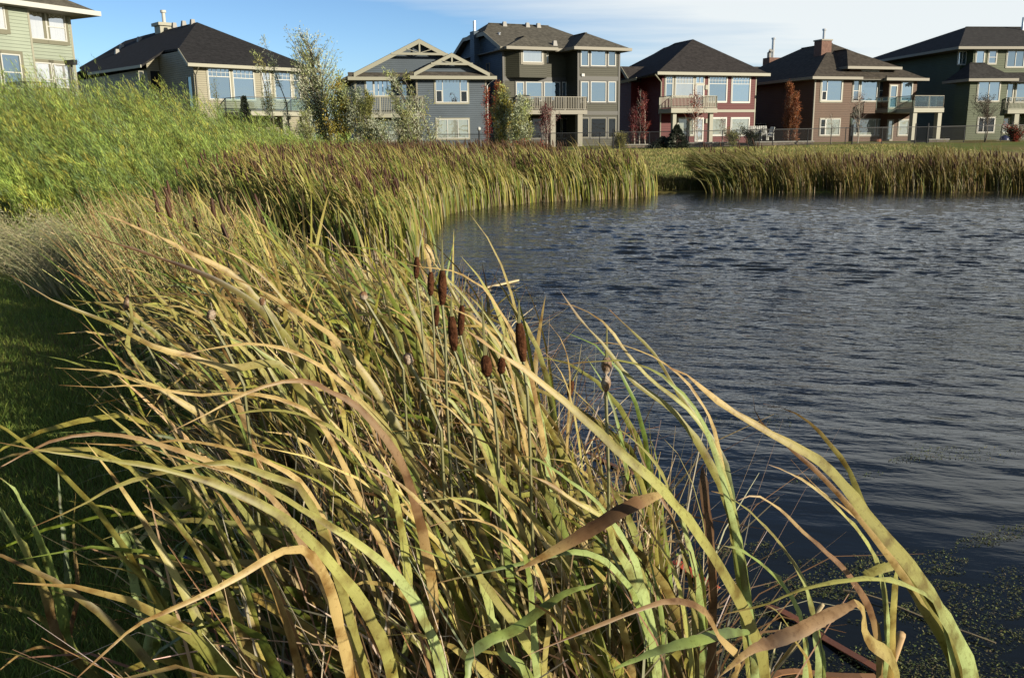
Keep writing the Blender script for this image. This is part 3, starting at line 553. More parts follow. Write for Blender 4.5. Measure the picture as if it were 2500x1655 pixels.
# ---- house D: red
M['sidD'] = siding('red_siding', (.115, .012, .013)); M['roofD'] = shingle('charcoal_shingle', (.050, .044, .042))
h = House('red_house', 'barn red house with pale trim and a cream railed balcony', 20, 1847, 346, 82); D = h
zE = h.pt(*z5(1100, 515), -.55)[1]; sR = h.pt(*z5(1640, 800), 0)[0]; sL = h.pt(*z5(547, 800), 0)[0]
MB().box(sL, sR, 0, 14, -1, zE-.2).build('wall', M['sidD'], h.root)
ap = h.pt(*z5(912, 126), 6.2); zR = ap[1]; AP = (ap[0], 6.2, zR); FL = (sL-.75, -.6, zE); FR = (sR+.9, -.6, zE)
PP = hitplane(h, *z5(500, 512), FL, FR, AP); LP = (AP, (ap[0], 9, zR), (sL-.75, -.6, zE))
P5 = hitplane(h, *z5(572, 226), *LP); P7 = (ap[0], P5[1], zR)
P3 = hitplane(h, *z5(440, 535), *LP); P4 = hitplane(h, *z5(262, 570), *LP); P6 = hitplane(h, *z5(75, 612), *LP); P8 = hitplane(h, *z5(75, 522), *LP)
eS = P4[0]; wS = eS+.5
mb = MB(); mb.prism([FL, FR, AP], TK); mb.prism([FL, AP, P5, P8, P6, P4], (0, 0, -.15)); mb.prism([FR, (sR+.9, 15, zE), (ap[0], 9.5, zR), AP], TK); mb.prism([(sR+.9, 15, zE), (ap[0]-6, 15, zE), (ap[0], 9.5, zR)], TK)
ro = mb.build('roof', M['roofD'], h.root)
MB().box(FL[0]-.06, FR[0]+.08, -.69, -.601, zE-.22, zE+.03).bar((P4[0]-.05, P4[1], P4[2]-.1), (P6[0]-.05, P6[1], P6[2]-.1), .08, .22).box(FR[0]+.001, FR[0]+.08, -.6, 14, zE-.22, zE+.03).build('gutter', M['cream'], ro)
MB().box(FL[0]+.01, FR[0]-.01, -.59, 14, zE-.24, zE-.15).build('soffit', M['soffit'], ro)
MB().box(wS, sL-.001, 4.0, 22, -1, P4[2]-.1).build('side_wall', M['sidD'], h.root)
g0, g1 = 4.0, 6.8; gm = (g0+g1)/2; gx_ = wS-.02; gz0 = P4[2]; gz1 = h.pside(*z5(350, 398), gx_)[1]
MB().prism([(gx_, g0, -1), (gx_, g1, -1), (gx_, g1, gz0), (gx_, gm, gz1-.2), (gx_, g0, gz0)], (.019, 0, 0)).build('side_gable_wall', M['sidD'], ro)
MB().prism([(gx_-.35, g0-.3, gz0-.15), (gx_-.35, gm, gz1), (gx_+2.6, gm, gz1), (gx_+2.6, g0-.3, gz0-.15)], (0, 0, -.12)).prism([(gx_-.35, gm, gz1), (gx_-.35, g1+.3, gz0-.15), (gx_+2.6, g1+.3, gz0-.15), (gx_+2.6, gm, gz1)], (0, 0, -.12)).build('side_gable_roof', M['roofD'], ro)
MB().bar((gx_-.38, g0-.35, gz0-.25), (gx_-.38, gm, gz1-.1), .06, .26).bar((gx_-.38, gm, gz1-.1), (gx_-.38, g1+.35, gz0-.25), .06, .26).build('barge_board', M['cream'], ro)
q = h.pt(*z5(1400, 957))[1]; MB().box(sL-.01, sR+.015, -.03, -.001, q-.11, q+.11).box(wS, sL-.011, 3.97, 3.999, q-.11, q+.11).build('trim_board', M['cream'], h.root)
MB().tube([(sL-1.0, -.6, zE-.2), (sL-.12, -.1, zE-.8), (sL-.12, -.1, -1)], .06, 8).build('downpipe', M['cream'], h.root)
MB().box(sR-.08, sR+.01, -.015, .1, -1, zE-.22).build('corner_board', M['cream'], h.root)
h.win(z5, 592, 558, 675, 800, 0, 'glass', 'cream', horiz=(.33,), grid=(.33, 3)); h.win(z5, 705, 558, 915, 790, 0, 'curtain', 'cream', horiz=(.35,), grid=(.35, 6))
h.win(z5, 940, 560, 1038, 640, 0, 'glass', 'cream', vert=(.5,)); h.win(z5, 945, 655, 1030, 900, 0, 'curtain', 'white', name='door')
h.win(z5, 1092, 562, 1300, 850, 0, 'glass', 'white', horiz=(.28,), grid=(.28, 6), tw=.08); h.win(z5, 1362, 568, 1568, 855, 0, 'glass', 'white', horiz=(.27,), grid=(.27, 6), tw=.08)
h.win(z5, 735, 1042, 915, 1238, 0, 'glass_blind', 'cream'); h.win(z5, 942, 1045, 1022, 1300, 0, 'curtain', 'white', name='door'); h.win(z5, 1122, 1042, 1290, 1235, 0, 'glass_blind', 'white'); h.win(z5, 1354, 1042, 1556, 1235, 0, 'glass_blind', 'white')
for (x, y) in ((1062, 682), (1065, 1072)): a, b = h.pt(*z5(x, y)); MB().box(a-.12, a+.12, -.14, -.001, b-.2, b+.18).build('wall_lamp', M['cream'], h.root)
zd = h.pt(*z5(900, 925), -2.2)[1]; zt = h.pt(*z5(900, 782), -2.2)[1]; sa = h.pt(*z5(662, 850), -2.2)[0]; sb = h.pt(*z5(1198, 850), -2.2)[0]
MB().box(sa, sb, -2.2, -.031, zd-.38, zd).build('deck', M['cream'], h.root)
railing(h, [(sa+.05, -.1), (sa+.05, -2.12), (sb-.05, -2.12), (sb-.05, -.1)], zd, zt, 'cream', post=3.0)
for x in (683, 1108): c = h.pt(*z5(x, 1150), -1.7)[0]; MB().box(c-.17, c+.17, -1.9, -1.56, -1, zd-.381).build('deck_post', M['cream'], h.root)
# ---- house E: brown
M['sidE'] = siding('brown_siding', (.105, .052, .026)); M['roofE'] = shingle('dark_brown_shingle', (.088, .075, .06)); M['brickE'] = noise_mat('chimney_brick', (.16, .09, .07), (.22, .13, .10), 6, .9)
h = House('brown_house', 'brown house with stepped hip roofs, tall centre window and glass railed terrace', 19, 1981, 350, 80); E = h
zEl = h.pt(*z6(880, 592), -.6)[1]; zEm = h.pt(*z6(1360, 485), .4)[1]; zEr = h.pt(*z6(1740, 608), -.9)[1]
s0 = 0.0; s1 = h.pt(*z6(1100, 800), .0)[0]; s2 = h.pt(*z6(1490, 800), 0)[0]; s3 = h.pt(*z6(1830, 800), -.3)[0]
MB().box(0, s1, 0, 15, -1, zEl-.2).build('wall', M['sidE'], h.root); MB().box(s1+.001, s2, .5, 15, -1, zEm-.2).build('centre_wall', M['sidE'], h.root); MB().box(s2+.001, s3, -.3, 15, -1, zEr-.2).build('right_wall', M['sidE'], h.root)
MB().box(-.012, .11, -.015, .1, -1, zEl-.25).build('corner_board', M['taupe'], h.root)
ap = h.pt(*z6(880, 215), 6.0)
zR = ap[1]
ro = hip(h, -.7, s3+.6, -.6, 15.6, zEl, (max(ap[0], 3.0), 6.0, zR), (max(ap[0], 3.0), 10.5, zR-.01), 'roofE', None, soff=True)
MB().box(-.78, s1+.6, -.68, -.601, zEl-.2, zEl+.03).box(-.78, -.701, -.6, 15.6, zEl-.2, zEl+.03).build('gutter', M['taupeE'] if 'taupeE' in M else M['taupe'], ro)
apm = h.pt(*z6(1157, 302), 3.0)
ml, mr = h.pt(*z6(1062, 480), -.1)[0], h.pt(*z6(1662, 490), -.1)[0]
hip(h, ml, mr, -.1, 6.5, zEm, ((ml+mr)/2-.8, 2.8, zEm+1.75), ((ml+mr)/2-.8, 6.0, zEm+1.75), 'roofE', 'taupe', sides='flr', name='centre_roof')
rl, rr = h.pt(*z6(1500, 610), -.9)[0], h.pt(*z6(1968, 610), -.9)[0]
hip(h, rl, rr, -.9, 6.0, zEr, ((rl+rr)/2, 2.2, zEr+1.3), ((rl+rr)/2, 5.0, zEr+1.3), 'roofE', 'taupe', sides='flr', name='side_roof')
h.win(z6, 760, 632, 990, 862, 0, 'glass', 'cream', vert=(.27,), tw=.12); h.win(z6, 762, 752, 815, 855, -.006, 'glass_dark', None, name='window_sash')
h.win(z6, 1118, 560, 1185, 865, .5, 'glass', 'taupe', horiz=(.62,)); h.win(z6, 1205, 525, 1392, 865, .5, 'glass', 'taupe', horiz=(.31,)); h.win(z6, 1408, 565, 1472, 865, .5, 'glass', 'taupe', horiz=(.6,))
h.win(z6, 1660, 650, 1780, 865, -.3, 'glass', 'taupe'); h.win(z6, 1530, 690, 1605, 938, -.3, 'glass', 'cream', name='door')
h.win(z6, 745, 1065, 805, 1248, 0, 'glass_dark', 'taupe', horiz=(.5,)); h.win(z6, 805, 1065, 965, 1248, 0, 'glass_blind', 'taupe', vert=())
h.win(z6, 1100, 1068, 1160, 1248, .5, 'glass_blind', 'taupe', horiz=(.5,)); h.win(z6, 1182, 1068, 1368, 1250, .5, 'glass_blind', 'taupe'); h.win(z6, 1388, 1068, 1448, 1250, .5, 'glass_blind', 'taupe', horiz=(.5,))
h.win(z6, 1505, 1082, 1560, 1300, -.3, 'glass_dim', 'taupe', fm='cream', name='door'); h.win(z6, 1628, 1075, 1740, 1248, -.3, 'glass_blind', 'taupe')
sidewin(h, 9.6, 11.4, zEl-3.1, zEl-.9, 0, 'glass_dark', 'taupe'); sidewin(h, 6.9, 9.3, .6, 1.9, 0, 'glass_dark', 'taupe')
ch = MB(); q = h.pt(*z6(783, 240), 4.6); cz = h.pt(*z6(783, 190), 4.6)[1]; ch.box(q[0]-.55, q[0]+.55, 4.1, 5.2, zEl+.5, cz); c_ = ch.build('chimney', M['brickE'], ro)
MB().box(q[0]-.62, q[0]+.62, 4.03, 5.27, cz, cz+.12).build('chimney_cap', M['taupe'], c_); MB().tube([(q[0]+.1, 4.7, cz+.1), (q[0]+.1, 4.7, cz+.95)], .13, 10).tube([(q[0]+.1, 4.7, cz+.95), (q[0]+.1, 4.7, cz+1.1)], .19, 10).build('flue', M['steel'], c_)
# rear range with the second chimney
q = h.pt(*z6(205, 380), 16.5); cs = q[0]; cz = q[1]
MB().box(cs-.7, cs+.7, 15.9, 17.1, 0, cz).build('chimney', M['brickE'], h.root); ch2 = MB().tube([(cs+.1, 16.5, cz), (cs+.1, 16.5, cz+1.9)], .16, 10).tube([(cs+.1, 16.5, cz+1.9), (cs+.1, 16.5, cz+2.05)], .23, 10).build('flue', M['steel'], h.root)
MB().tube([(cs-.35, 16.5, cz), (cs-.35, 16.5, cz+.5), (cs-.35, 16.2, cz+.75)], .22, 10).build('vent_hood', M['ventbox'], h.root)
MB().prism([(cs-3.5, 15.0, zEl+.1), (cs+8, 15.0, zEl+.1), (cs+8, 19, zEl+2.5), (cs-1, 19, zEl+2.5)], TK).build('rear_roof', M['roofE'], ro); MB().box(cs-3, 3, 15.5, 22, -1, zEl-.1).build('rear_wall', M['sidE'], h.root)
# terrace
zd = h.pt(*z6(1975, 942), -4.0)[1]; zt = h.pt(*z6(1975, 803), -4.0)[1]; sa = h.pt(*z6(1810, 900), -4.0)[0]; sb = h.pt(*z6(2150, 900), -4.0)[0]; sc_ = h.pt(*z6(1485, 950), -1.6)[0]
MB().box(sa, sb, -4.0, -.301, zd-.36, zd).build('deck', M['cream'], h.root); MB().box(sc_, sa-.001, -1.9, -.301, zd-.3, zd-.004).build('landing', M['taupe'], h.root)
railing(h, [(sc_+.05, -.35), (sc_+.05, -1.82), (sa, -1.82), (sa+.05, -3.92), (sb-.05, -3.92), (sb-.05, -.35)], zd, zt, 'taupe', glassy=True, post=1.5)
for x in (1783, 2062): c = h.pt(*z6(x, 1150), -3.6)[0]; MB().box(c-.21, c+.21, -3.85, -3.42, -1, zd-.361).build('deck_post', M['cream'], h.root)
# ---- house F: green, right edge
M['sidF'] = siding('green_siding', (.078, .10, .048)); M['sidFd'] = M['sidF']; M['roofF'] = shingle('dark_shingle', (.055, .052, .05))
h = House('green_house', 'green three storey house at the right edge with a small hip roofed bay', 8, 2326, 348, 84); F_ = h
zE = h.pt(*z7(1350, 295), -1.3)[1]; sP = h.pt(*z7(1143, 450), -1.0)[0]
MB().box(0, 19, 0, 16, -1, zE-.2).build('wall', M['sidF'], h.root); MB().box(sP, 19, -1.0, -.001, -1, zE-.21).build('front_wall', M['sidF'], h.root)
zf = zE; sa = h.pt(*z7(990, 295), -1.6)[0]; ap = h.pt(*z7(992, 75), 7.0)
ro = hip(h, min(sa, -.8), 20, -1.6, 17, zE, (ap[0]+.2, 6.2, ap[1]-.1), (14, 6.2, ap[1]-.1), 'roofF', 'taupe', along='s')
b0 = h.pt(*z7(1085, 1000), -3.0)[0]; b1 = h.pt(*z7(1510, 800), -3.0)[0]; zB = h.pt(*z7(1380, 640), -3.5)[1]
MB().box(b0, b1, -3.0, -1.001, -1, zB-.2).build('bay_wall', M['sidF'], h.root)
bl = h.pt(*z7(1135, 640), -3.5)[0]; br = h.pt(*z7(1635, 645), -3.5)[0]
hip(h, min(bl, b0-.5), br, -3.5, .2, zB, ((bl+br)/2-1.1, -1.35, zB+1.5), ((bl+br)/2+.4, -1.35, zB+1.5), 'roofF', 'taupe', along='s', name='bay_roof')
MB().prism([(b1+.8, -2.4, zB-.1), (19, -2.4, zB-.1), (19, -.9, zB+.75), (b1+.8, -.9, zB+.75)], TK).build('porch_roof', M['roofF'], ro)
h.win(z7, 980, 342, 1070, 485, 0, 'glass', 'white', vert=(.5,), tw=.05); h.win(z7, 1175, 335, 1265, 475, -1.0, 'glass', 'cream'); h.win(z7, 1312, 335, 1398, 475, -1.0, 'glass', 'cream', horiz=(.5,))
h.win(z7, 1512, 335, 1700, 512, -1.0, 'glass', 'cream', vert=(.5,)); h.win(z7, 1195, 672, 1432, 885, -3.0, 'glass', 'cream', vert=(.5,)); h.win(z7, 1510, 690, 1580, 895, -1.0, 'glass', 'cream')
h.win(z7, 1610, 690, 1720, 895, -1.0, 'glass', 'cream'); h.win(z7, 1195, 1065, 1375, 1225, -3.0, 'glass_dark', 'cream', vert=(.33,)); h.win(z7, 1465, 1070, 1530, 1230, -1.0, 'glass_blind', 'cream'); h.win(z7, 1590, 1065, 1640, 1225, -1.0, 'glass_dark', 'cream')
h.win(z7, 1000, 690, 1075, 890, 0, 'glass_dim', 'cream', horiz=(.5,))
zd = h.pt(*z7(1650, 975), -3.4)[1]; zt = h.pt(*z7(1650, 845), -3.4)[1]; sa = h.pt(*z7(1535, 900), -3.4)[0]
MB().box(sa, 19, -3.4, -1.001, zd-.35, zd).build('deck', M['cream'], h.root); railing(h, [(sa+.05, -1.1), (sa+.05, -3.33), (19, -3.33)], zd, zt, 'cream')
c = h.pt(*z7(1590, 1150), -3.0)[0]; MB().box(c-.22, c+.22, -3.3, -2.86, -1, zd-.351).build('deck_post', M['cream'], h.root)
vent(h, h.pt(*z7(1410, 220), 2.2)[0], 2.2, zE+.9, 0, ro)
q = h.pt(*z7(1655, 180), 5.0); MB().box(q[0]-.7, q[0]+.9, 4.5, 5.8, zE, q[1]+.3).build('chimney', M['sidF'], ro); MB().tube([(q[0]+.3, 5.1, q[1]+.2), (q[0]+.3, 5.1, q[1]+1.8)], .14, 9).build('flue', M['steel'], ro)
# ---------------------------------------------------------------- vegetation tools
def paths(base, az, l0, l1, L, S, pw=1.3, sway=0.0, rng=None, snap=0.0):
    """N stems: base (N,3), heading az, lean from the vertical l0 (foot) to l1 (tip), length L -> points (N,S,3)"""
    N = len(base); t = np.linspace(0, 1, S)[None, :]
    ph = l0[:, None]+(l1-l0)[:, None]*t**(pw if np.isscalar(pw) else pw[:, None])
    if snap:                              # some blades are creased and hang from the fold
        kb = rng.random((N, 1)) < snap; tk = rng.uniform(.45, .8, (N, 1)); ph = ph+np.where(kb & (t > tk), rng.uniform(.5, 1.3, (N, 1)), 0)
    a = az[:, None]+(sway*np.sin(t*4+rng.uniform(0, 6, (N, 1))) if rng is not None and sway else 0)
    d = np.stack([np.sin(ph)*np.cos(a), np.sin(ph)*np.sin(a), np.cos(ph)], -1)
    st = np.zeros((N, S, 3)); st[:, 1:] = (d[:, 1:]+d[:, :-1])/2*(L/(S-1))[:, None, None]
    return np.asarray(base)[:, None, :]+np.cumsum(st, 1)
def tangents(P):
    T = np.empty_like(P); T[:, 1:-1] = P[:, 2:]-P[:, :-2]; T[:, 0] = P[:, 1]-P[:, 0]; T[:, -1] = P[:, -1]-P[:, -2]
    return T/np.maximum(np.linalg.norm(T, axis=-1, keepdims=True), 1e-9)
def ribbon(P, w, ref, twist=None, keel=0.0, taper=None):
    """blades along paths P (N,S,3); w (N,) full width; ref (N,3) or (N,S,3) sets the face's normal; keel>0 folds the blade"""
    N, S, _ = P.shape; T = tangents(P)
    if ref.ndim == 2: ref = np.repeat(ref[:, None, :], S, 1)
    sd_ = np.cross(T, ref); sd_ /= np.maximum(np.linalg.norm(sd_, axis=-1, keepdims=True), 1e-6); nn = np.cross(sd_, T)
    if twist is not None:
        tw = twist[..., None]; sd_, nn = sd_*np.cos(tw)+nn*np.sin(tw), nn*np.cos(tw)-sd_*np.sin(tw)
    t = np.linspace(0, 1, S)
    if taper is None: taper = np.clip(np.minimum(.55+t*3.0, 1)*np.minimum((1-t)*2.4, 1)**.75, .03, 1)
    hw = (w[:, None]*.5*taper[None, :] if np.ndim(taper) == 1 else w[:, None]*.5*taper)[..., None]
    if keel:
        V = np.stack([P-sd_*hw, P+nn*hw*keel, P+sd_*hw], 2); k = 3
    else: V = np.stack([P-sd_*hw, P+sd_*hw], 2); k = 2
    b = (np.arange(N)[:, None]*S+np.arange(S-1)[None, :])[..., None]*k
    q = [np.concatenate([b+j, b+j+1, b+k+j+1, b+k+j], -1) for j in range(k-1)]
    return V.reshape(-1, 3), np.concatenate([x.reshape(-1, 4) for x in q], 0), k
def ramp(c0, c1, c2, S, p=(0.0, .5, 1.0)):
    """per blade colour along its length (N,3)x3 -> (N,S,3)"""
    t = np.linspace(0, 1, S)[None, :, None]; a = np.clip((t-p[0])/(p[1]-p[0]), 0, 1); b = np.clip((t-p[1])/(p[2]-p[1]), 0, 1)
    return (c0[:, None]*(1-a)+c1[:, None]*a)*(1-b)+c2[:, None]*b
def pick(rng, pal, n, var=.18, p=None):
    pal = np.array(pal, float); c = pal[rng.choice(len(pal), n, p=p)]
    return np.clip(.80*c*(1+rng.normal(0, var, (n, 1)))*(1+rng.normal(0, var*.25, (n, 3))), 0.004, 1)
GREEN = [(.21, .25, .038), (.29, .29, .052), (.14, .19, .034), (.34, .32, .07), (.19, .25, .06)]
TAN = [(.39, .29, .10), (.49, .38, .15), (.29, .19, .07), (.37, .31, .10)]
BROWN = [(.13, .07, .03), (.20, .11, .045)]
UPV = np.array([0, 0, 1.0])
def blade_cols(rng, n, S, dry=.35):
    g = pick(rng, GREEN, n); t = pick(rng, TAN, n); b = pick(rng, BROWN+TAN, n)
    k = rng.random(n); mid = np.where((k < dry)[:, None], t, g); foot = np.where((k < dry*.6)[:, None], t*.8, g*np.array([1.05, .9, .8]))
    tip = np.where((rng.random(n) < .3+.8*dry)[:, None], t, np.where((rng.random(n) < .3)[:, None], b, g))
    return ramp(foot, mid, tip, S, (0.05, .45, .95))
def cattail_blades(rng, base, L, w, S, lean=(.05, .35), tip=(.9, 1.75), az0=pi, azs=.45, dry=.35, keel=.25, pw=(1.2, 2.2), snap=0.0):
    n = len(base); az = az0+rng.normal(0, azs, n)
    P = paths(base, az, rng.uniform(*lean, n)+np.where(rng.random(n) < .33, rng.uniform(.2, .65, n), 0)*(snap > 0), rng.uniform(*tip, n), L, S, rng.uniform(*pw, n), .25, rng, snap)
    ref = np.stack([rng.normal(.2, .6, n), rng.normal(-.7, .5, n), rng.normal(.75, .4, n)], -1)
    ref /= np.linalg.norm(ref, axis=1, keepdims=True)
    tw = (np.linspace(0, 1, S)[None, :]*rng.normal(0, .9, (n, 1)))
    V, F, k = ribbon(P, w, ref, tw, keel); c = np.repeat(blade_cols(rng, n, S, dry).reshape(-1, 3), k, 0)
    return V, F, c, P
def join(parts):
    V, F, C, n = [], [], [], 0
    for v, f, c in parts: V.append(v); F.append(f+n); C.append(c); n += len(v)
    return np.concatenate(V), np.concatenate(F), np.concatenate(C)
def spindles(P0, P1, r, cols, n=6, rings=5):
    """cattail heads: rounded rods from P0 to P1"""
    N = len(P0); A = P1-P0; L = np.linalg.norm(A, axis=1, keepdims=True); A = A/L
    u = np.cross(A, np.array([0.3, 1, 0.1])); u /= np.linalg.norm(u, axis=1, keepdims=True); v = np.cross(A, u)
    t = np.linspace(0, 1, rings); rr = np.clip(np.sin(np.clip(t, .04, .96)*pi)**.35, .2, 1)
    an = np.arange(n)*2*pi/n
    V = (P0[:, None, None]+(A*L)[:, None, None]*t[None, :, None, None]+(u[:, None, None]*np.cos(an)[None, None, :, None]+v[:, None, None]*np.sin(an)[None, None, :, None])*(r[:, None, None, None]*rr[None, :, None, None]))
    b = (np.arange(N)[:, None, None]*rings*n+np.arange(rings-1)[None, :, None]*n); j = np.arange(n)[None, None, :]
    F = np.stack([b+j, b+(j+1) % n, b+n+(j+1) % n, b+n+j], -1).reshape(-1, 4)
    return V.reshape(-1, 3), F, np.repeat(cols, rings*n, 0)
rng = np.random.default_rng(7)
def scatter(rng, n, xr, yr, ok):
    out = np.zeros((0, 2))
    while len(out) < n:
        x = rng.uniform(*xr, n*2); y = rng.uniform(*yr, n*2); k = ok(x, y); out = np.concatenate([out, np.stack([x[k], y[k]], -1)])
    out = out[:n]; return np.concatenate([out, np.maximum(terr(out[:, 0], out[:, 1]), -.12)[:, None]], 1)
# ---------------------------------------------------------------- far and middle reed beds (a mass nobody could count)
def reed_bed(name, label, rng, pts, h, per, w, heads=.2, dry=.4, lean=(.02, .2), tip=(.5, 1.3), azs=.35, S=6, az0=pi, hcol=(.09, .042, .02), mul=1.0, pw=(1.2, 2.2)):
    base = np.repeat(pts, per, 0); n = len(base); base[:, :2] += rng.normal(0, .12, (n, 2))
    hh = np.repeat(h, per)*rng.uniform(.6, 1.1, n)
    V, F, c, P = cattail_blades(rng, base, hh*1.15, np.full(n, w)*rng.uniform(.6, 1.2, n), S, lean, tip, az0, azs, dry, 0, pw)
    parts = [(V, F, c*mul)]
    # brown stalk feet and dead stems
    m0 = len(pts); K = 5 if name.startswith('middle') else 2; m = m0*K//2; st = np.repeat(pts, K, 0)[:2*m]+np.concatenate([rng.normal(0, .07, (2*m, 2)), np.zeros((2*m, 1))], 1)
    Ps = paths(st, az0+rng.normal(0, 1.2, 2*m), rng.uniform(0, .15, 2*m), rng.uniform(0, .4, 2*m), np.repeat(h, K)[:2*m]*rng.uniform(.2, .8, 2*m), 3)
    V2, F2, k = ribbon(Ps, np.full(2*m, w*.6), np.repeat([[0.3, -1, .1]], 2*m, 0), taper=np.array([1, .9, .5])); parts.append((V2, F2, np.repeat(pick(rng, [(.30, .22, .12), (.18, .11, .06), (.42, .36, .24)], 2*m), 6, 0)))
    nh = int(m0*heads); hp = pts[rng.choice(m0, nh, replace=False)]; hz = rng.uniform(.84, 1.1, nh)*np.mean(h)
    a = rng.uniform(.05, .30, nh); b0 = hp+np.stack([-np.sin(a)*hz, rng.normal(0, .05, nh), hz*np.cos(a)], -1); ax = np.stack([-np.sin(a), 0*a, np.cos(a)], -1)
    parts.append(spindles(b0, b0+ax*rng.uniform(.15, .24, (nh, 1)), np.full(nh, .021), pick(rng, [hcol, (.09, .038, .02)], nh)))
    V, F, C = join(parts); o = mesh_np(name, V, F, M['foliage'], col=C); return tag(o, label, 'reeds', kind='stuff')
# right far bank
def sd_in(lo, hi): return lambda x, y: (lambda d: (d > lo) & (d < hi))(shore_dist(x, y))
r1 = np.random.default_rng(11)
xR = gnd(1768, 470)[0]
pts = scatter(r1, 1500, (xR, 24), (25, 36), lambda x, y: sd_in(-.35, 2.4)(x, y) & (y > 26))
reed_bed('far_reed_bed', 'straw and green reeds lining the far bank below the red, brown and green houses', r1, pts, 1.30+.12*np.sin(pts[:, 0]*1.3)+r1.normal(0, .08, len(pts)), 6, .022, .28, .6, dry=.58 if False else .6) if False else None
hR = (1.02+.14*np.sin(pts[:, 0]*1.3)+.10*np.sin(pts[:, 0]*3.7+1)+r1.normal(0, .15, len(pts)))*np.where(r1.random(len(pts)) < .25, .6, 1)
reed_bed('far_reed_bed', 'straw and green reeds lining the far bank below the red, brown and green houses', r1, pts, hR, 9, .022, .45, .50, (.0, .14), (.1, 1.3), azs=.9, mul=np.array([.62, .58, .5]))
# dark clump at the near end of that bed
q = gnd(1800, 470); pts = scatter(r1, 260, (q[0]-.9, q[0]+1.4), (q[1]-.3, q[1]+1.9), lambda x, y: np.hypot(x-q[0]-.2, (y-q[1]-.7)) < 1.5)
reed_bed('leaning_reed_clump', 'dark green reed clump leaning left at the near end of the far bank reeds', r1, pts, np.full(len(pts), 1.45), 12, .026, .1, .15, (.05, .4), (1.0, 1.9), mul=.6)
# low sedge in the little cove between the beds
q = gnd(1660, 469); pts = scatter(r1, 420, (q[0]-1.6, q[0]+1.3), (q[1]-.2, q[1]+1.2), lambda x, y: np.ones(x.shape, bool))
reed_bed('cove_sedge', 'low grey green sedge in the cove between the two reed beds', r1, pts, r1.uniform(.2, .55, len(pts)), 10, .014, 0, .4, (0, .3), (.1, .8), azs=1.5, mul=.5)
# middle bank, along the left shore up to the cove
pts = scatter(r1, 2600, (-9, 5.2), (13, 33), lambda x, y: sd_in(-.5, 4.2)(x, y) & (x < gnd(1568, 475)[0]+.1) & (1250+2150*x/y > 440+240*np.random.default_rng(3).random(x.shape)) & (y > 14.1+np.maximum(0, -x-2.2)*.75))
hm = 1.20+.14*np.sin(pts[:, 0]*2.1+pts[:, 1])+r1.normal(0, .15, len(pts))
reed_bed('middle_reed_bed', 'bright green cattail reeds leaning left along the left shore towards the cove', r1, pts, hm, 8, .034, .42, .14, (.0, .10), (.5, 1.5), azs=.6, S=8, pw=(1.8, 4))
pts = scatter(r1, 1500, (-11, 4.5), (15, 36), lambda x, y: sd_in(3.6, 6.5)(x, y) & (x < 5) & (1250+2150*x/y > 640))
reed_bed('rear_reed_bed', 'rusty brown reeds with dark seed heads behind the green ones on the left shore', r1, pts, 1.32+r1.normal(0, .1, len(pts)), 7, .02, .9, .8, (.02, .2), (.3, 1.2), mul=np.array([.7, .6, .5]))
# ---------------------------------------------------------------- willow thicket
def shoots(rng, base, az0, azs, L, S, l0, l1, per, spread, ll, lw, pal, tstart=.1, up=.5, var=.22, pp=None):
    n = len(base); P = paths(base, az0+rng.normal(0, azs, n), rng.uniform(*l0, n), rng.uniform(*l1, n), L, S, rng.uniform(1, 1.8, n), .3, rng)
    T = tangents(P); m = n*per; i = np.repeat(np.arange(n), per); t = tstart+(1-tstart)*rng.random(m)**.85; f = t*(S-1); k = np.minimum(f.astype(int), S-2); fr = (f-k)[:, None]
    p = P[i, k]*(1-fr)+P[i, k+1]*fr; d = T[i, k]
    p = p+rng.normal(0, 1, (m, 3))*(spread*(1-.6*t))[:, None]
    d = d*up+rng.normal(0, .45, (m, 3)); d /= np.linalg.norm(d, axis=1, keepdims=True)
    r = rng.normal(0, 1, (m, 3)); s_ = np.cross(d, r); s_ /= np.linalg.norm(s_, axis=1, keepdims=True)
    l = ll*rng.uniform(.6, 1.3, m)[:, None]; w = lw*rng.uniform(.7, 1.3, m)[:, None]
    V = np.stack([p, p+d*l*.45+s_*w*.5, p+d*l, p+d*l*.45-s_*w*.5], 1).reshape(-1, 3)
    shoot_c = pick(rng, pal, n, .12, pp); c = shoot_c[i]*(1+rng.normal(0, var, (m, 1))); c = np.repeat(np.clip(c, .005, 1), 4, 0)
    return (V, np.arange(m*4).reshape(-1, 4), c), P
r2 = np.random.default_rng(23)
def thick_top(px):                        # photo height of the thicket's skyline at a photo column
    return np.interp(px, [-300, 0, 200, 330, 460, 560, 700, 760, 830, 900, 980], [190, 190, 183, 190, 212, 240, 286, 312, 334, 350, 362])
nS = 5600
px = r2.uniform(-160, 960, nS); k = r2.random(nS)
Yd = 17.0+k*11.5+np.clip((px-300)/500, 0, 1)*5
B = np.array([at(a, 400, y) for a, y in zip(px, Yd)]); B[:, 2] = terr(B[:, 0], B[:, 1])
yh = 347-.014*(px-1250)
ztop = 1.9+(yh-thick_top(px))/FPX*28.5                   # crest height at the back
zfront = 1.0
zt = zfront+(ztop-zfront)*k**.8
cn = np.sin(B[:, 0]*1.9+1.3*np.sin(B[:, 1]*1.1))*np.cos(B[:, 1]*1.5+.9*np.sin(B[:, 0]*.8)); Ls = np.maximum(zt-B[:, 2], .5)*1.12*r2.uniform(.8, 1.05, nS)*(1+.13*cn)
keep = (shore_dist(B[:, 0], B[:, 1]) > 4.2) & ((cn > -.75) | (r2.random(nS) < .25))
B, Ls, cn = B[keep], Ls[keep], cn[keep]
WIL = [(.25, .34, .07), (.31, .38, .075), (.18, .27, .07), (.40, .38, .07), (.18, .25, .11)]
lv, Pw = shoots(r2, B, pi, .5, Ls, 9, (.0, .25), (.4, 1.25), 95, .09, .13, .0115, WIL, .12, 2.4, .3, [.3, .28, .22, .1, .1])
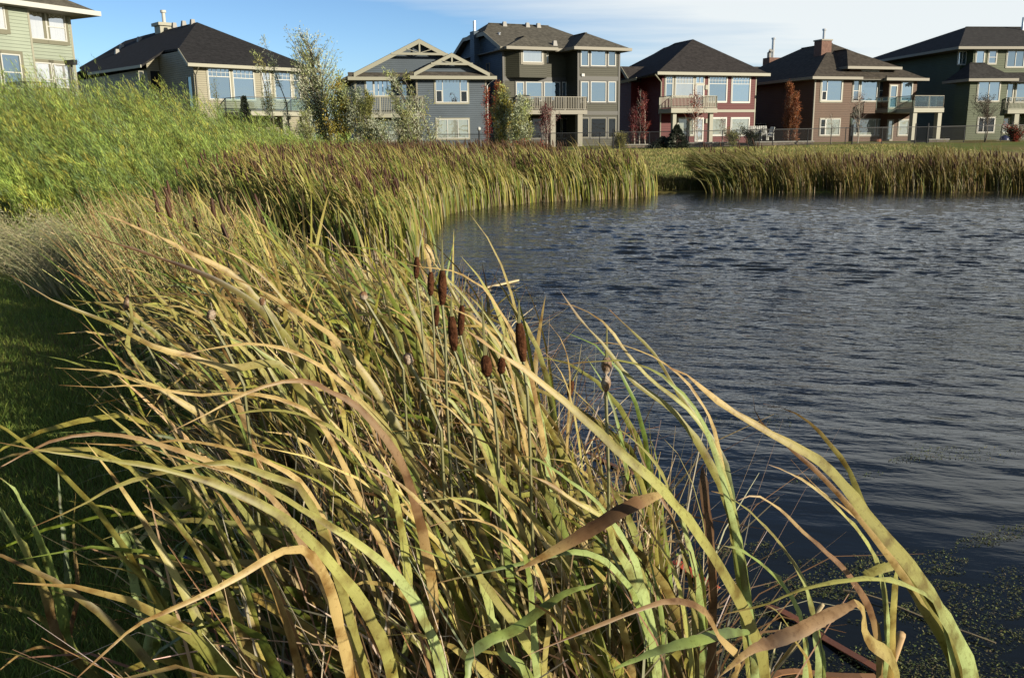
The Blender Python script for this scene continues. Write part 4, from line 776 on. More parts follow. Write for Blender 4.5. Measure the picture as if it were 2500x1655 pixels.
lv = (lv[0], lv[1], lv[2]*np.repeat(1+.22*cn+.15*np.sin(B[:, 0]*4.1+B[:, 1]*3), 95*4)[:, None])
Vw, Fw_, _ = ribbon(Pw, np.full(len(Pw), .012), np.repeat([[0.2, -1, .2]], len(Pw), 0), taper=np.linspace(1, .3, 9))
V, F, C = join([lv, (Vw, Fw_, np.repeat(pick(r2, [(.14, .12, .04)], len(Pw)), 18, 0))])
tag(mesh_np('willow_thicket', V, F, M['foliage'], col=C), 'yellow green feathery willow thicket leaning left in the wind', 'willow thicket', kind='stuff')
# ---------------------------------------------------------------- trees and shrubs
def tree(name, label, cat, pxb, Yt, ptop, width, pal, n=40, per=60, ll=.10, lw=.035, lean=(.0, .12), tip=(.1, .5), seed=1, trunk=.05, bark='bark', az0=pi, spread=.09, start=.25, low=.15, pp=None, group=None, z=None, stems=1, topfrac=.55, azs=1.6, up=.7):
    """a tree whose trunk stands at photo column pxb, distance Yt, reaching photo row ptop"""
    rg = np.random.default_rng(seed); base = at(pxb, 360, Yt); zg = float(terr(base[0], base[1])) if z is None else z
    ll, lw, per = ll*.8, lw*.62, int(per*1.45)
    H_ = at(pxb, ptop, Yt)[2]-zg; root = empty(name, (base[0], base[1], zg)); tag(root, label, cat, group)
    tb = MB(); tips = []
    for k in range(stems):
        off = np.array([rg.normal(0, .12*width if stems > 1 else 0), rg.normal(0, .1 if stems > 1 else 0), 0]); le = rg.uniform(*lean); hk = H_*(1 if k == 0 else rg.uniform(.7, .98))
        pts = [off+np.array([-sin(le*t*1.5)*hk*t*.6+.03*rg.normal(), .03*rg.normal(), hk*t]) for t in np.linspace(0, .97, 7)]; pts[0][2] = -.1
        tb.tube(pts, [trunk*(1-.85*t)+.004 for t in np.linspace(0, 1, 7)], 6); tips.append(pts)
    bs, Lb, l0 = [], [], []
    for i in range(n):
        pts = tips[rg.integers(len(tips))]; t = start*.6+(1-start*.6)*rg.random(); f = t*6; j = min(int(f), 5); p = pts[j]*(1-(f-j))+pts[j+1]*(f-j)
        wd = width*.5*min(1, (t+.1)/.35)*(1-.75*max(0, (t-topfrac)/(1-topfrac)))
        bs.append(p); Lb.append(max(.25, wd*rg.uniform(.8, 1.5))); l0.append(t)
    bs = np.array(bs); Lb = np.array(Lb); az = rg.uniform(0, 2*pi, n)
    P = paths(bs, az*.0+np.where(rg.random(n) < .45, az0+rg.normal(0, .8, n), az), rg.uniform(.45, 1.0, n), rg.uniform(*tip, n), Lb*1.25, 5, 1.0)
    for Pi in P: tb.tube(list(Pi), [trunk*.28, trunk*.22, trunk*.16, trunk*.1, .002], 4)
    tb.build('trunk', M[bark], root)
    if per:
        # leaves along the branches
        T = tangents(P); m = n*per; i = np.repeat(np.arange(n), per); t = rg.random(m)*4; k = np.minimum(t.astype(int), 3); fr = (t-k)[:, None]
        p = P[i, k]*(1-fr)+P[i, k+1]*fr+rg.normal(0, 1, (m, 3))*spread; d = T[i, k]*up+rg.normal(0, .6, (m, 3)); d /= np.linalg.norm(d, axis=1, keepdims=True)
        s_ = np.cross(d, rg.normal(0, 1, (m, 3))); s_ /= np.linalg.norm(s_, axis=1, keepdims=True); l = ll*rg.uniform(.6, 1.3, (m, 1)); w = lw*rg.uniform(.7, 1.3, (m, 1))
        V = np.stack([p, p+d*l*.45+s_*w*.5, p+d*l, p+d*l*.45-s_*w*.5], 1).reshape(-1, 3)
        bc = pick(rg, pal, n, .12, pp)
        c = bc[i]*(1+rg.normal(0, .22, (m, 1))); c = np.repeat(np.clip(c, .004, 1), 4, 0)
        mesh_np('crown', V, np.arange(m*4).reshape(-1, 4), M['foliage'], root, c)
    return root
SIL = [(.50, .54, .36), (.60, .64, .46), (.36, .41, .22), (.42, .46, .18)]; GOLD = [(.52, .46, .09), (.50, .37, .07), (.40, .42, .11)]; OLV = [(.26, .27, .08), (.34, .33, .12), (.17, .19, .07)]
RED = [(.30, .05, .03), (.40, .10, .03), (.22, .03, .03)]; PUR = [(.16, .035, .04), (.24, .05, .05), (.10, .03, .03)]; ORG = [(.32, .11, .04), (.38, .16, .06), (.24, .08, .035)]
tree('poplar_sapling', 'thin silver sprig of a poplar rising before the black roof, beside the balcony', 'tree', 715, 44, 88, .45, SIL, 26, 24, .16, .045, (.14, .22), (.2, .6), 3, .035, start=.2, topfrac=.3)
tree('poplar_sapling', 'sparse olive poplar in front of the cream house balcony', 'tree', 672, 46, 125, .9, OLV+SIL, 34, 40, .15, .05, (.06, .12), (.2, .6), 4, .045, start=.2, stems=2)
tree('silver_poplar', 'tallest poplar, silvery windblown top, between the black roofed and gabled houses', 'tree', 806, 43, 90, 2.5, SIL+SIL+GOLD[2:], 190, 42, .17, .055, (.04, .14), (.1, .7), 5, .09, stems=6, start=.15, topfrac=.8)
tree('golden_poplar', 'yellow and orange poplar at the foot of the tallest silvery one', 'tree', 830, 41.5, 190, 1.5, GOLD+GOLD+SIL[3:], 90, 60, .14, .06, (.0, .08), (.1, .6), 6, .07, stems=3, start=.05)
tree('poplar_shrub', 'olive and grey bush left of the golden poplar, over the thicket edge', 'shrub', 765, 41, 275, 1.4, OLV+SIL, 60, 55, .13, .05, (.0, .15), (.2, .8), 7, .05, stems=3, start=0)
tree('silver_shrub', 'silver grey leaning shrub left of the gabled house balcony', 'shrub', 900, 41, 215, 1.3, SIL+OLV, 70, 60, .16, .05, (.15, .3), (.2, .8), 8, .05, stems=3, start=.05)
tree('balcony_birch', 'yellow green birch right against the left end of the white railed balcony', 'tree', 908, 62, 225, 1.3, [(.24, .25, .05), (.28, .28, .07)], 50, 45, .15, .07, (.0, .05), (.1, .5), 9, .05, start=.2)
tree('willow_sapling', 'silver leaved willow leaning left across the gabled house balcony', 'tree', 1045, 40, 165, 1.5, SIL+OLV, 64, 50, .17, .05, (.30, .42), (.3, .9), 10, .06, stems=4, start=.05)
tree('willow_shrub', 'low olive willow shrub between the leaning willow and the gabled house corner', 'shrub', 1010, 38, 262, 1.6, OLV+SIL, 55, 50, .14, .045, (.2, .45), (.3, .9), 12, .05, stems=4, start=0)
tree('grey_shrub', 'grey leaved shrub under the left end of the white railed balcony', 'shrub', 940, 38, 300, 1.4, SIL+OLV, 60, 50, .14, .045, (.1, .45), (.3, .9), 13, .05, stems=4, start=0)
tree('red_aspen', 'narrow scarlet aspen in the gap between the gabled and three storey houses', 'tree', 1192, 66, 212, .7, RED, 44, 24, .13, .08, (.0, .04), (.1, .4), 14, .06, start=.1)
tree('crimson_aspen', 'red and orange aspen just left of the green poplar by the three storey house', 'tree', 1222, 60, 205, 1.1, RED+ORG+ORG, 60, 40, .13, .08, (.0, .05), (.1, .4), 15, .06, start=.1)
tree('green_poplar', 'green and gold poplar standing before the left corner of the three storey house', 'tree', 1238, 44, 205, 1.35, OLV+GOLD+SIL, 120, 65, .14, .06, (.0, .08), (.1, .5), 16, .07, stems=3, start=.05)
tree('silver_poplar', 'silver green poplar immediately right of the green and gold one', 'tree', 1275, 43, 235, 1.2, SIL+OLV, 100, 60, .15, .055, (.0, .12), (.1, .6), 17, .06, stems=3, start=.05)
tree('plum_tree', 'small purple leaved tree under the long railed balcony', 'tree', 1335, 62, 262, 1.6, PUR, 44, 34, .11, .07, (.0, .03), (.1, .6), 18, .05, 'palebark', start=.45)
for i, (x, top, lab, pal, per) in enumerate(((1549, 262, 'left dark crimson sapling of the trio beside the red house', PUR, 45), (1574, 228, 'tallest crimson sapling of the trio beside the red house', RED[:1]+PUR, 40), (1562, 222, 'pale stemmed bare sapling in the middle of the crimson trio', PUR, 3))):
    tree('crimson_sapling', lab, 'tree', x, 66, top, 1.0, pal, 44, per, .11, .08, (.0, .05), (.05, .3), 20+i, .045, 'palebark', start=.25, group='saplings beside the red house')
tree('cherry_tree', 'thin red leaved tree in front of the red house balcony', 'tree', 1702, 67, 228, 2.0, RED, 46, 14, .11, .08, (.0, .03), (.2, .7), 24, .04, 'palebark', start=.35)
tree('bare_sapling', 'tiny bare sapling before the lower windows of the red house', 'tree', 1763, 67, 290, .9, PUR, 26, 5, .1, .06, (.0, .03), (.2, .6), 25, .025, 'palebark', start=.3)
tree('orange_aspen', 'rust orange columnar aspen beside the dark wall of the brown house', 'tree', 1922, 68, 206, .95, ORG, 80, 55, .11, .08, (.0, .03), (.05, .25), 26, .05, 'palebark', start=.12)
tree('orange_aspen', 'shorter rust orange aspen, right one of the pair at the brown house', 'tree', 1939, 67.5, 232, .85, ORG, 60, 50, .11, .08, (.0, .03), (.05, .25), 27, .05, 'palebark', start=.12)
tree('rowan_tree', 'bare reddish tree before the tall centre window of the brown house', 'tree', 2094, 67, 232, 1.9, [(.22, .09, .07)], 60, 8, .09, .05, (.0, .03), (.1, .5), 28, .035, 'palebark', start=.45)
tree('bare_sapling', 'slender bare tree at the lower left window of the brown house', 'tree', 2028, 67, 282, 1.1, [(.15, .10, .07)], 30, 6, .08, .05, (.0, .03), (.1, .5), 29, .03, 'palebark', start=.4)
tree('crab_apple', 'small dark round headed tree before the green house', 'tree', 2404, 68, 240, 2.3, [(.08, .07, .05), (.12, .09, .07)], 60, 26, .1, .07, (.0, .02), (.4, 1.1), 30, .05, 'bark', start=.5, topfrac=.6)
tree('young_birch', 'slim leafless birch in front of the cream house picture window', 'tree', 541, 58, 192, 1.2, OLV, 26, 12, .1, .06, (.0, .04), (.1, .5), 31, .03, start=.3, z=2.0)
for i, (x, y, lab, pal, wd, pr) in enumerate(((2478, 325, 'dark red flowered bush at the right edge by the fence', [(.28, .05, .03), (.05, .06, .03)], 1.5, 90), (1517, 335, 'yellowing low shrub on the planted bank beside the three storey house', [(.24, .22, .06)], 1.0, 60), (1288, 372, 'crimson ground shrub at the foot of the silver green poplar', RED, 1.6, 60), (1835, 338, 'dark evergreen bush under the patio table by the red house', [(.03, .04, .02)], 1.8, 80), (1790, 333, 'olive garden shrub along the red house wall', OLV, 1.2, 50))):
    tree('garden_shrub', lab, 'shrub', x, 62 if i != 2 else 40, y, wd, pal, 34, pr, .12, .07, (.0, .2), (.5, 1.2), 40+i, .03, start=0)
def spruce(px, ptop, Yt, wd, label, seed, z=None):
    rg = np.random.default_rng(seed); b = at(px, 350, Yt); zg = float(terr(b[0], b[1])) if z is None else z; H_ = at(px, ptop, Yt)[2]-zg
    root = empty('spruce', (b[0], b[1], zg)); tag(root, label, 'conifer')
    MB().tube([(0, 0, -.1), (0, 0, H_*.5), (0, 0, H_)], [.06, .04, .006], 6).build('trunk', M['bark'], root)
    n = 5000; t = rg.random(n)**1.3; a = rg.uniform(0, 2*pi, n); lob = .72+.28*np.sin(t*42+a*0)*.6+.15*np.sin(a*5); r = wd*(1-t)*.5*lob*rg.uniform(.3, 1, n)**.5+.03
    p = np.stack([r*np.cos(a), r*np.sin(a), t*H_-r*.12], -1); d = np.stack([np.cos(a), np.sin(a), rg.uniform(-.2, .6, n)], -1)+rg.normal(0, .3, (n, 3)); d /= np.linalg.norm(d, axis=1, keepdims=True)
    s_ = np.cross(d, rg.normal(0, 1, (n, 3))); s_ /= np.linalg.norm(s_, axis=1, keepdims=True); l = .13; w = .035
    V = np.stack([p, p+d*l*.45+s_*w, p+d*l, p+d*l*.45-s_*w], 1).reshape(-1, 3)
    mesh_np('crown', V, np.arange(n*4).reshape(-1, 4), M['foliage'], root, np.repeat(pick(rg, [(.045, .06, .04), (.07, .085, .06)], n), 4, 0))
spruce(1652, 306, 61, 2.6, 'blue grey spruce bush standing by the fence before the red house', 50); spruce(1618, 335, 61.5, 3.4, 'broad low juniper left of the spruce bush', 51); spruce(604, 236, 57, 1.5, 'little dark pine beside the cream house deck', 52, 2.6)
# ---------------------------------------------------------------- fence, garden walls, furniture, people
def meshy():
    m = bpy.data.materials.new('chain_link'); m.use_nodes = True; N, L, b = nodes(m); b.inputs['Base Color'].default_value = (.015, .015, .017, 1)
    t = N.new('ShaderNodeBsdfTransparent'); mx = N.new('ShaderNodeMixShader'); mx.inputs[0].default_value = .07
    L.new(t.outputs[0], mx.inputs[1]); L.new(b.outputs[0], mx.inputs[2]); L.new(mx.outputs[0], N['Material Output'].inputs[0]); return m
M['link'] = meshy()
fx = [(900, 60), (1050, 60), (1170, 60), (1322, 60.3), (1464, 60.6), (1497, 60.7), (1585, 61), (1665, 61), (1677, 61), (1763, 61.3), (1853, 61.6), (1886, 61.7), (1971, 62), (2028, 62.2), (2063, 62.3), (2080, 62.3), (2152, 62.5), (2233, 62.8), (2263, 62.8), (2352, 63), (2403, 63), (2442, 63.2), (2467, 63.2), (2560, 63.5)]
P = [];
for px, Y in fx: q = at(px, 350, Y); P.append(np.array([q[0], q[1], float(terr(q[0], q[1]))]))
O = P[0].copy(); fr = empty('metal_fence', tuple(O)); tag(fr, 'black chain link fence running along the foot of the gardens', 'fence')
big = {2, 5, 8, 15, 17, 18, 22}
for i, p in enumerate(P):
    q = p-O; hgt = 1.35 if i in big else 1.15; MB().tube([q+(0, 0, -.2), q+(0, 0, hgt)], .05 if i in big else .03, 7).build('post', M['black'], fr)
rb = MB(); lk = MB()
for a, b in zip(P, P[1:]): a = a-O; b = b-O; rb.bar(a+(0, 0, 1.12), b+(0, 0, 1.12), .045, .045).bar(a+(0, 0, .08), b+(0, 0, .08), .02, .02); lk.bar(a+(0, 0, .6), b+(0, 0, .6), .004, 1.0)
rb.build('rail', M['black'], fr); lk.build('wire_panel', M['link'], fr)
q = P[2]+np.array([.0, 0, 1.35]); g = empty('post_lamp', tuple(q)); tag(g, 'white globe lamp on top of a black fence post before the gabled house', 'lamp')
def ball(c, r, n=8, sq=1.0):
    mb = MB(); c = np.array(c, float); rows = []
    for i in range(1, n):
        a = pi*i/n; k = len(mb.v); rows.append(k)
        for j in range(n): mb.v.append(tuple(c+np.array([r*sin(a)*cos(2*pi*j/n), r*sin(a)*sin(2*pi*j/n), r*sq*cos(a)])))
    for a, b in zip(rows, rows[1:]):
        for j in range(n): mb.f.append((a+j, b+j, b+(j+1) % n, a+(j+1) % n))
    mb.v.append(tuple(c+np.array([0, 0, r*sq]))); mb.v.append(tuple(c-np.array([0, 0, r*sq]))); t, bt = len(mb.v)-2, len(mb.v)-1
    for j in range(n): mb.f.append((t, rows[0]+j, rows[0]+(j+1) % n)); mb.f.append((bt, rows[-1]+(j+1) % n, rows[-1]+j))
    return mb
ball((0, 0, .12), .13).build('globe', M['white'], g, True); MB().tube([(0, 0, -.02), (0, 0, .02)], .07, 8).build('lamp_base', M['black'], g)
# block garden walls
bk = noise_mat('wall_block', (.20, .165, .13), (.30, .25, .20), 5, .9); N, L, b = nodes(bk); t = N.new('ShaderNodeTexCoord'); br = N.new('ShaderNodeTexBrick'); mp = N.new('ShaderNodeMapping'); mp.inputs['Rotation'].default_value = (radians(90), 0, 0)
L.new(t.outputs['Object'], mp.inputs[0]); L.new(mp.outputs[0], br.inputs['Vector']); br.inputs['Scale'].default_value = 2.2; br.inputs['Color1'].default_value = (.9, .9, .9, 1); br.inputs['Color2'].default_value = (.6, .6, .6, 1); br.inputs['Mortar'].default_value = (.25, .25, .25, 1)
src = b.inputs['Base Color'].links[0].from_socket; mx = N.new('ShaderNodeMixRGB'); mx.blend_type = 'MULTIPLY'; mx.inputs[0].default_value = .85; L.new(src, mx.inputs[1]); L.new(br.outputs[0], mx.inputs[2]); L.new(mx.outputs[0], b.inputs['Base Color'])
for (xa, xb, ytop, Y, lab, rec) in ((1515, 1598, 357, 64, 'low pale block wall below the planted bank beside the red house', 3), (1676, 1800, 347, 63.6, 'curved block garden wall in front of the red house', 4), (1836, 1986, 345, 64.4, 'long block wall between the red and brown houses', 6), (2268, 2316, 348, 66, 'short pale block wall at the foot of the brown house terrace', 3)):
    a = at(xa, ytop, Y); c = at(xb, ytop, Y); a[2] = float(terr(a[0], a[1]))-.1; zt = at((xa+xb)/2, ytop, Y)[2]; Lx = c[0]-a[0]; wr = empty('garden_wall', tuple(a)); tag(wr, lab, 'wall', 'block garden walls')
    hz = max(.35, zt-a[2]); MB().box(0, Lx, 0, .3, 0, hz-.08).box(Lx-.3, Lx, .301, rec, 0, hz-.081).box(0, .3, .301, rec, 0, hz-.081).build('block_face', bk, wr); MB().box(-.04, Lx+.04, -.05, .36, hz-.079, hz).build('coping', M['concrete'], wr)
    MB().box(.301, Lx-.301, .361, rec-.01, 0, hz-.12).build('soil', noise_mat('soil', (.05, .035, .02), (.09, .07, .04), 4), wr)
# patio furniture
def chair(px, py, Y, rz, lab):
    q = at(px, py, Y); r = empty('garden_chair', tuple(q), rz); tag(r, lab, 'chair', 'white garden chairs')
    MB().hexa([(-.28, -.25, .34), (.28, -.25, .34), (.28, .28, .27), (-.28, .28, .27), (-.28, -.25, .37), (.28, -.25, .37), (.28, .28, .30), (-.28, .28, .30)]).build('seat', M['white'], r)
    bb = MB()
    for i in range(5): x = -.26+i*.115; bb.hexa([(x, .24, .26), (x+.09, .24, .26), (x+.09, .27, .26), (x, .27, .26), (x, .48, 1.02), (x+.09, .48, 1.02), (x+.09, .51, 1.0), (x, .51, 1.0)])
    bb.build('backrest', M['white'], r)
    for sg in (-1, 1):
        MB().box(sg*.34-.05, sg*.34+.05, -.35, .4, .52, .55).build('armrest', M['white'], r); MB().box(sg*.33-.03, sg*.33+.03, -.3, -.24, 0, .52).build('leg', M['white'], r); MB().bar((sg*.33, .38, 0), (sg*.33, .34, .52), .06, .05).build('leg', M['white'], r)
chair(1817, 343, 71, radians(75), 'white slatted garden chair facing left beside the red house'); chair(1872, 343, 71, radians(-70), 'white slatted garden chair right of the patio table')
q = at(1851, 343, 71.5); r = empty('garden_bench', tuple(q)); tag(r, 'broad white slatted bench back between the two garden chairs', 'bench')
bb = MB()
for i in range(9): x = -.75+i*.17; bb.hexa([(x, .2, .45), (x+.13, .2, .45), (x+.13, .23, .45), (x, .23, .45), (x, .42, 1.12), (x+.13, .42, 1.12), (x+.13, .45, 1.12), (x, .45, 1.12)])
bb.build('backrest', M['white'], r); MB().box(-.78, .78, -.3, .2, .42, .46).build('seat', M['white'], r)
for x in (-.7, .7): MB().box(x-.04, x+.04, -.26, .19, 0, .418).build('leg', M['white'], r)
# dark chairs and a table on the long balcony, barbecue under a cover
def deckchair(h, s_, d_, z_, rz, lab, m='black'):
    w = h.O+h.u*s_+h.v*d_; r = empty('balcony_chair', (w[0], w[1], h.O[2]+z_), h.a+rz); tag(r, lab, 'chair', 'dark chairs on the long balcony')
    MB().box(-.28, .28, -.28, .28, .40, .46).build('seat', M[m], r); MB().hexa([(-.28, .22, .46), (.28, .22, .46), (.28, .27, .46), (-.28, .27, .46), (-.28, .34, 1.05), (.28, .34, 1.05), (.28, .38, 1.05), (-.28, .38, 1.05)]).build('backrest', M[m], r)
    for a in (-.25, .25):
        for b_ in (-.24, .24): MB().box(a-.02, a+.02, b_-.02, b_+.02, 0, .4).build('leg', M[m], r)
zdC = HC.pt(*z4(1000, 1000), -.3)[1]
for x, rz, lab in ((860, .4, 'dark balcony chair at the left of the table'), (945, 2.9, 'dark balcony chair turned to the window behind the table'), (1050, -.5, 'dark balcony chair right of the table')): deckchair(HC, HC.pt(*z4(x, 950), .8)[0], .8, zdC, rz, lab)
sT = HC.pt(*z4(955, 950), .4)[0]; w = HC.O+HC.u*sT+HC.v*.3; r = empty('balcony_table', (w[0], w[1], HC.O[2]+zdC), HC.a); tag(r, 'dark round table on the long balcony', 'table'); MB().tube([(0, 0, .70), (0, 0, .74)], .6, 14).build('tabletop', M['black'], r); MB().tube([(0, 0, 0), (0, 0, .7)], .05, 8).build('leg', M['black'], r)
sG = HC.pt(*z4(690, 900), .3)[0]; w = HC.O+HC.u*sG+HC.v*.5; r = empty('barbecue', (w[0], w[1], HC.O[2]+zdC), HC.a); tag(r, 'covered dark barbecue at the left end of the long balcony', 'barbecue')
MB().box(-.55, .55, -.3, .3, .0, .9).build('cover', M['black'], r); MB().tube([(-.55, 0, .9), (.55, 0, .9)], .3, 10).build('lid', M['black'], r)
# pots and lamp under the balcony of the brown house, toy on the green lawn
q = at(2142, 346, 76); r = empty('clay_pot', (q[0], q[1], q[2]-.4)); tag(r, 'terracotta pot beside the lower door of the brown house', 'pot'); MB().tube([(0, 0, 0), (0, 0, .5), (0, 0, .6)], [.22, .34, .36], 12).build('pot', mat('terracotta', (.32, .11, .06), .8), r)
q = at(2452, 343, 74); r = empty('play_ball', (q[0], q[1], q[2])); tag(r, 'dark blue ball lying at the porch of the green house', 'ball'); ball((0, 0, 0), .42).build('ball', mat('blue_plastic', (.02, .03, .10), .4), r, True)
# people
def person(px, pyf, Y, hgt, rz, lab, pose, shirt, trousers, hair):
    foot = at(px, pyf, Y); k = hgt/1.75; root = empty('person', tuple(foot), rz); tag(root, lab, 'person')
    def J(x, y, z): return (x*k, y*k, z*k)
    if pose == 'arms':
        js = {'pel': J(0, 0, .92), 'chest': J(0, -.02, 1.28), 'neck': J(0, -.02, 1.46), 'head': J(0, -.04, 1.62), 'top': J(0, -.03, 1.72), 'ls': J(-.18, 0, 1.40), 'le': J(-.42, -.05, 1.24), 'lh': J(-.66, -.1, 1.20), 'rs': J(.18, 0, 1.40), 're': J(.44, -.04, 1.30), 'rh': J(.68, -.08, 1.16), 'lk': J(-.12, -.06, .50), 'lf': J(-.14, .02, .06), 'lt': J(-.15, -.14, .03), 'rk': J(.14, -.10, .52), 'rf': J(.20, .08, .07), 'rt': J(.21, -.08, .03)}
    else:
        js = {'pel': J(0, .12, .88), 'chest': J(-.14, -.02, 1.18), 'neck': J(-.24, -.06, 1.32), 'head': J(-.32, -.10, 1.42), 'top': J(-.37, -.13, 1.51), 'ls': J(-.26, -.2, 1.22), 'le': J(-.34, -.24, .95), 'lh': J(-.48, -.26, .76), 'rs': J(-.12, .14, 1.24), 're': J(-.22, .18, .98), 'rh': J(-.42, .10, .80), 'lk': J(-.12, -.05, .48), 'lf': J(-.02, -.02, .07), 'lt': J(-.18, -.04, .03), 'rk': J(.06, .2, .46), 'rf': J(.20, .22, .08), 'rt': J(.06, .2, .03)}
    def skin(name, names, edges, rad, m, root_i, parent):
        me = bpy.data.meshes.new(name); me.from_pydata([js[n] for n in names], [(names.index(a), names.index(b)) for a, b in edges], []); me.materials.append(m)
        o = bpy.data.objects.new(name, me); link(o, parent); md = o.modifiers.new('skin', 'SKIN'); md.use_smooth_shade = True
        for i, n in enumerate(names): me.skin_vertices[0].data[i].radius = (rad[n]*k, rad[n]*k); me.skin_vertices[0].data[i].use_root = (n == root_i)
        s = o.modifiers.new('sub', 'SUBSURF'); s.levels = 1; s.render_levels = 1; return o
    allE = [('pel', 'chest'), ('chest', 'neck'), ('neck', 'head'), ('head', 'top'), ('chest', 'ls'), ('ls', 'le'), ('le', 'lh'), ('chest', 'rs'), ('rs', 're'), ('re', 'rh'), ('pel', 'lk'), ('lk', 'lf'), ('lf', 'lt'), ('pel', 'rk'), ('rk', 'rf'), ('rf', 'rt')]
    R = dict(pel=.12, chest=.12, neck=.05, head=.10, top=.05, ls=.055, le=.04, lh=.028, rs=.055, re=.04, rh=.028, lk=.06, lf=.04, lt=.03, rk=.06, rf=.04, rt=.03)
    skin('body', list(js), allE, R, M['skin'], 'pel', root)
    R2 = {a: b+.018 for a, b in R.items()}
    skin('shirt', ['pel', 'chest', 'ls', 'le', 'rs', 're'], [('pel', 'chest'), ('chest', 'ls'), ('ls', 'le'), ('chest', 'rs'), ('rs', 're')], {**R2, 'pel': .15, 'chest': .15}, mat('shirt', shirt, .8), 'chest', root)
    skin('trousers', ['pel', 'lk', 'lf', 'rk', 'rf'], [('pel', 'lk'), ('lk', 'lf'), ('pel', 'rk'), ('rk', 'rf')], {**R2, 'pel': .14}, mat('trousers', trousers, .8), 'pel', root)
    hd = np.array(js['head'])*.5+np.array(js['top'])*.5; ball(hd+np.array([0, .02*k, .02*k]), .105*k, 10).build('hair', mat('hair', hair, .7), root, True)
    for sg in (-1, 1):
        for wr, el in ((('lh', 'le'),) if sg < 0 else (('rh', 're'),)):
            a = np.array(js[wr]); d = a-np.array(js[el]); d /= np.linalg.norm(d); hb = MB(); sdv = np.cross(d, [0, 1, 0]); sdv /= np.linalg.norm(sdv)
            for f in range(4): o_ = sdv*(f-1.5)*.02*k; hb.tube([a+o_*.8, a+d*.09*k+o_, a+d*(.15-.01*abs(f-1.5))*k+o_*1.3], [.012*k, .010*k, .006*k], 5)
            hb.tube([a, a+d*.05*k+sdv*.05*k, a+d*.08*k+sdv*.075*k], [.012*k, .010*k, .007*k], 5); hb.build('hand', M['skin'], root)
person(1392, 351, 78.0, 1.28, .1, 'child in a pale mint top and dark trousers, arms out, under the long balcony', 'arms', (.42, .55, .48), (.03, .03, .05), (.10, .07, .04))
person(1452, 352, 78.5, 1.35, .2, 'child in a grey top stooping forward before the dark lower windows', 'stoop', (.16, .15, .16), (.02, .025, .04), (.05, .035, .02))
MB_p = at(1330, 356, 70)
# ---------------------------------------------------------------- near bank: lawn grass, rushes
r3 = np.random.default_rng(31)
def grass(name, label, cat, n, xr, yr, ok, h, w, pal, lean=(0, .5), tip=(.3, 1.2), azs=3, az0=pi, S=3, seed=0, p=None):
    rg = np.random.default_rng(seed); pts = scatter(rg, n, xr, yr, ok); P = paths(pts, az0+rg.normal(0, azs, n), rg.uniform(*lean, n), rg.uniform(*tip, n), rg.uniform(*h, n), S)
    a = rg.uniform(0, 2*pi, n); V, F, k = ribbon(P, np.full(n, w)*rg.uniform(.6, 1.3, n), np.stack([np.cos(a), np.sin(a), 0*a+.2], -1), taper=np.linspace(1, .1, S))
    c = np.repeat(pick(rg, pal, n, .25, p), S*2, 0); o = mesh_np(name, V, F, M['grass'], col=c); tag(o, label, cat, kind='stuff'); return o
LG = [(.22, .31, .055), (.28, .35, .07), (.17, .25, .05), (.24, .24, .07)]
grass('lawn_grass', 'short green lawn grass along the left of the near bank', 'grass', 170000, (-6.5, .4), (1.6, 12), lambda x, y: (shore_dist(x, y) > .6) & (1250+2150*x/np.maximum(y, .1) < 800) & (r3.random(x.shape) < np.clip((5.0/np.maximum(y, 1))**2, .1, 1)), (.03, .085), .006, LG, seed=61, p=[.35, .35, .2, .1])
grass('lawn_grass', 'short green lawn grass in front of the willow thicket', 'grass', 60000, (-15, -3.5), (11, 22), lambda x, y: shore_dist(x, y) > 3.2, (.05, .12), .014, LG, seed=62)
grass('field_grass', 'yellowing rough grass on the slope above the cove', 'grass', 60000, (2, 26), (31.5, 60), lambda x, y: (shore_dist(x, y) > .4) & (x/np.maximum(y, 1) > .02), (.05, .14), .03, [(.40, .34, .12), (.30, .30, .09), (.18, .24, .06), (.46, .38, .16)], seed=63)
grass('bank_grass', 'straw coloured tall grass topping the far right reeds', 'grass', 9000, (13, 24), (31, 39), lambda x, y: shore_dist(x, y) > 2.2, (.5, .95), .016, [(.50, .42, .22), (.40, .33, .16)], (0, .4), (.6, 1.5), .5, pi, 5, 64)
# fine straw rushes and pale feathery grass left of the cattails
def rushzone(px0, px1, y0, y1): return lambda x, y: (lambda q: (q > px0) & (q < px1) & (y > y0) & (y < y1))(1250+2150*x/np.maximum(y, .1))
def rush(name, label, n, xr, yr, ok, h, w, pal, lean, tip, seed, azs=.35, S=6, p=None):
    rg = np.random.default_rng(seed); cl = scatter(rg, max(8, n//45), xr, yr, ok); b = cl[rg.integers(len(cl), size=n)]+np.concatenate([rg.normal(0, .13, (n, 2)), np.zeros((n, 1))], 1)
    P = paths(b, pi+rg.normal(0, azs, n), rg.uniform(*lean, n), rg.uniform(*tip, n), rg.uniform(*h, n), S, 1.5); V, F, k = ribbon(P, np.full(n, w)*rg.uniform(.6, 1.3, n), np.repeat([[.3, -.9, .3]], n, 0)+rg.normal(0, .3, (n, 3)), taper=np.linspace(1, .25, S))
    parts = [(V, F, np.repeat(pick(rg, pal, n, .2, p), S*2, 0))]; return parts, P, rg
parts, P, rg = rush('r', '', 3000, (-8, -.8), (5.8, 11.5), (lambda x, y: rushzone(290, 640, 6.6, 11.4)(x, y) & (shore_dist(x, y) > .15)), (.8, 1.35), .0105, [(.60, .50, .22), (.46, .42, .16), (.24, .30, .08), (.34, .19, .08), (.20, .25, .07)], (.05, .6), (.2, .9), 71, .95)
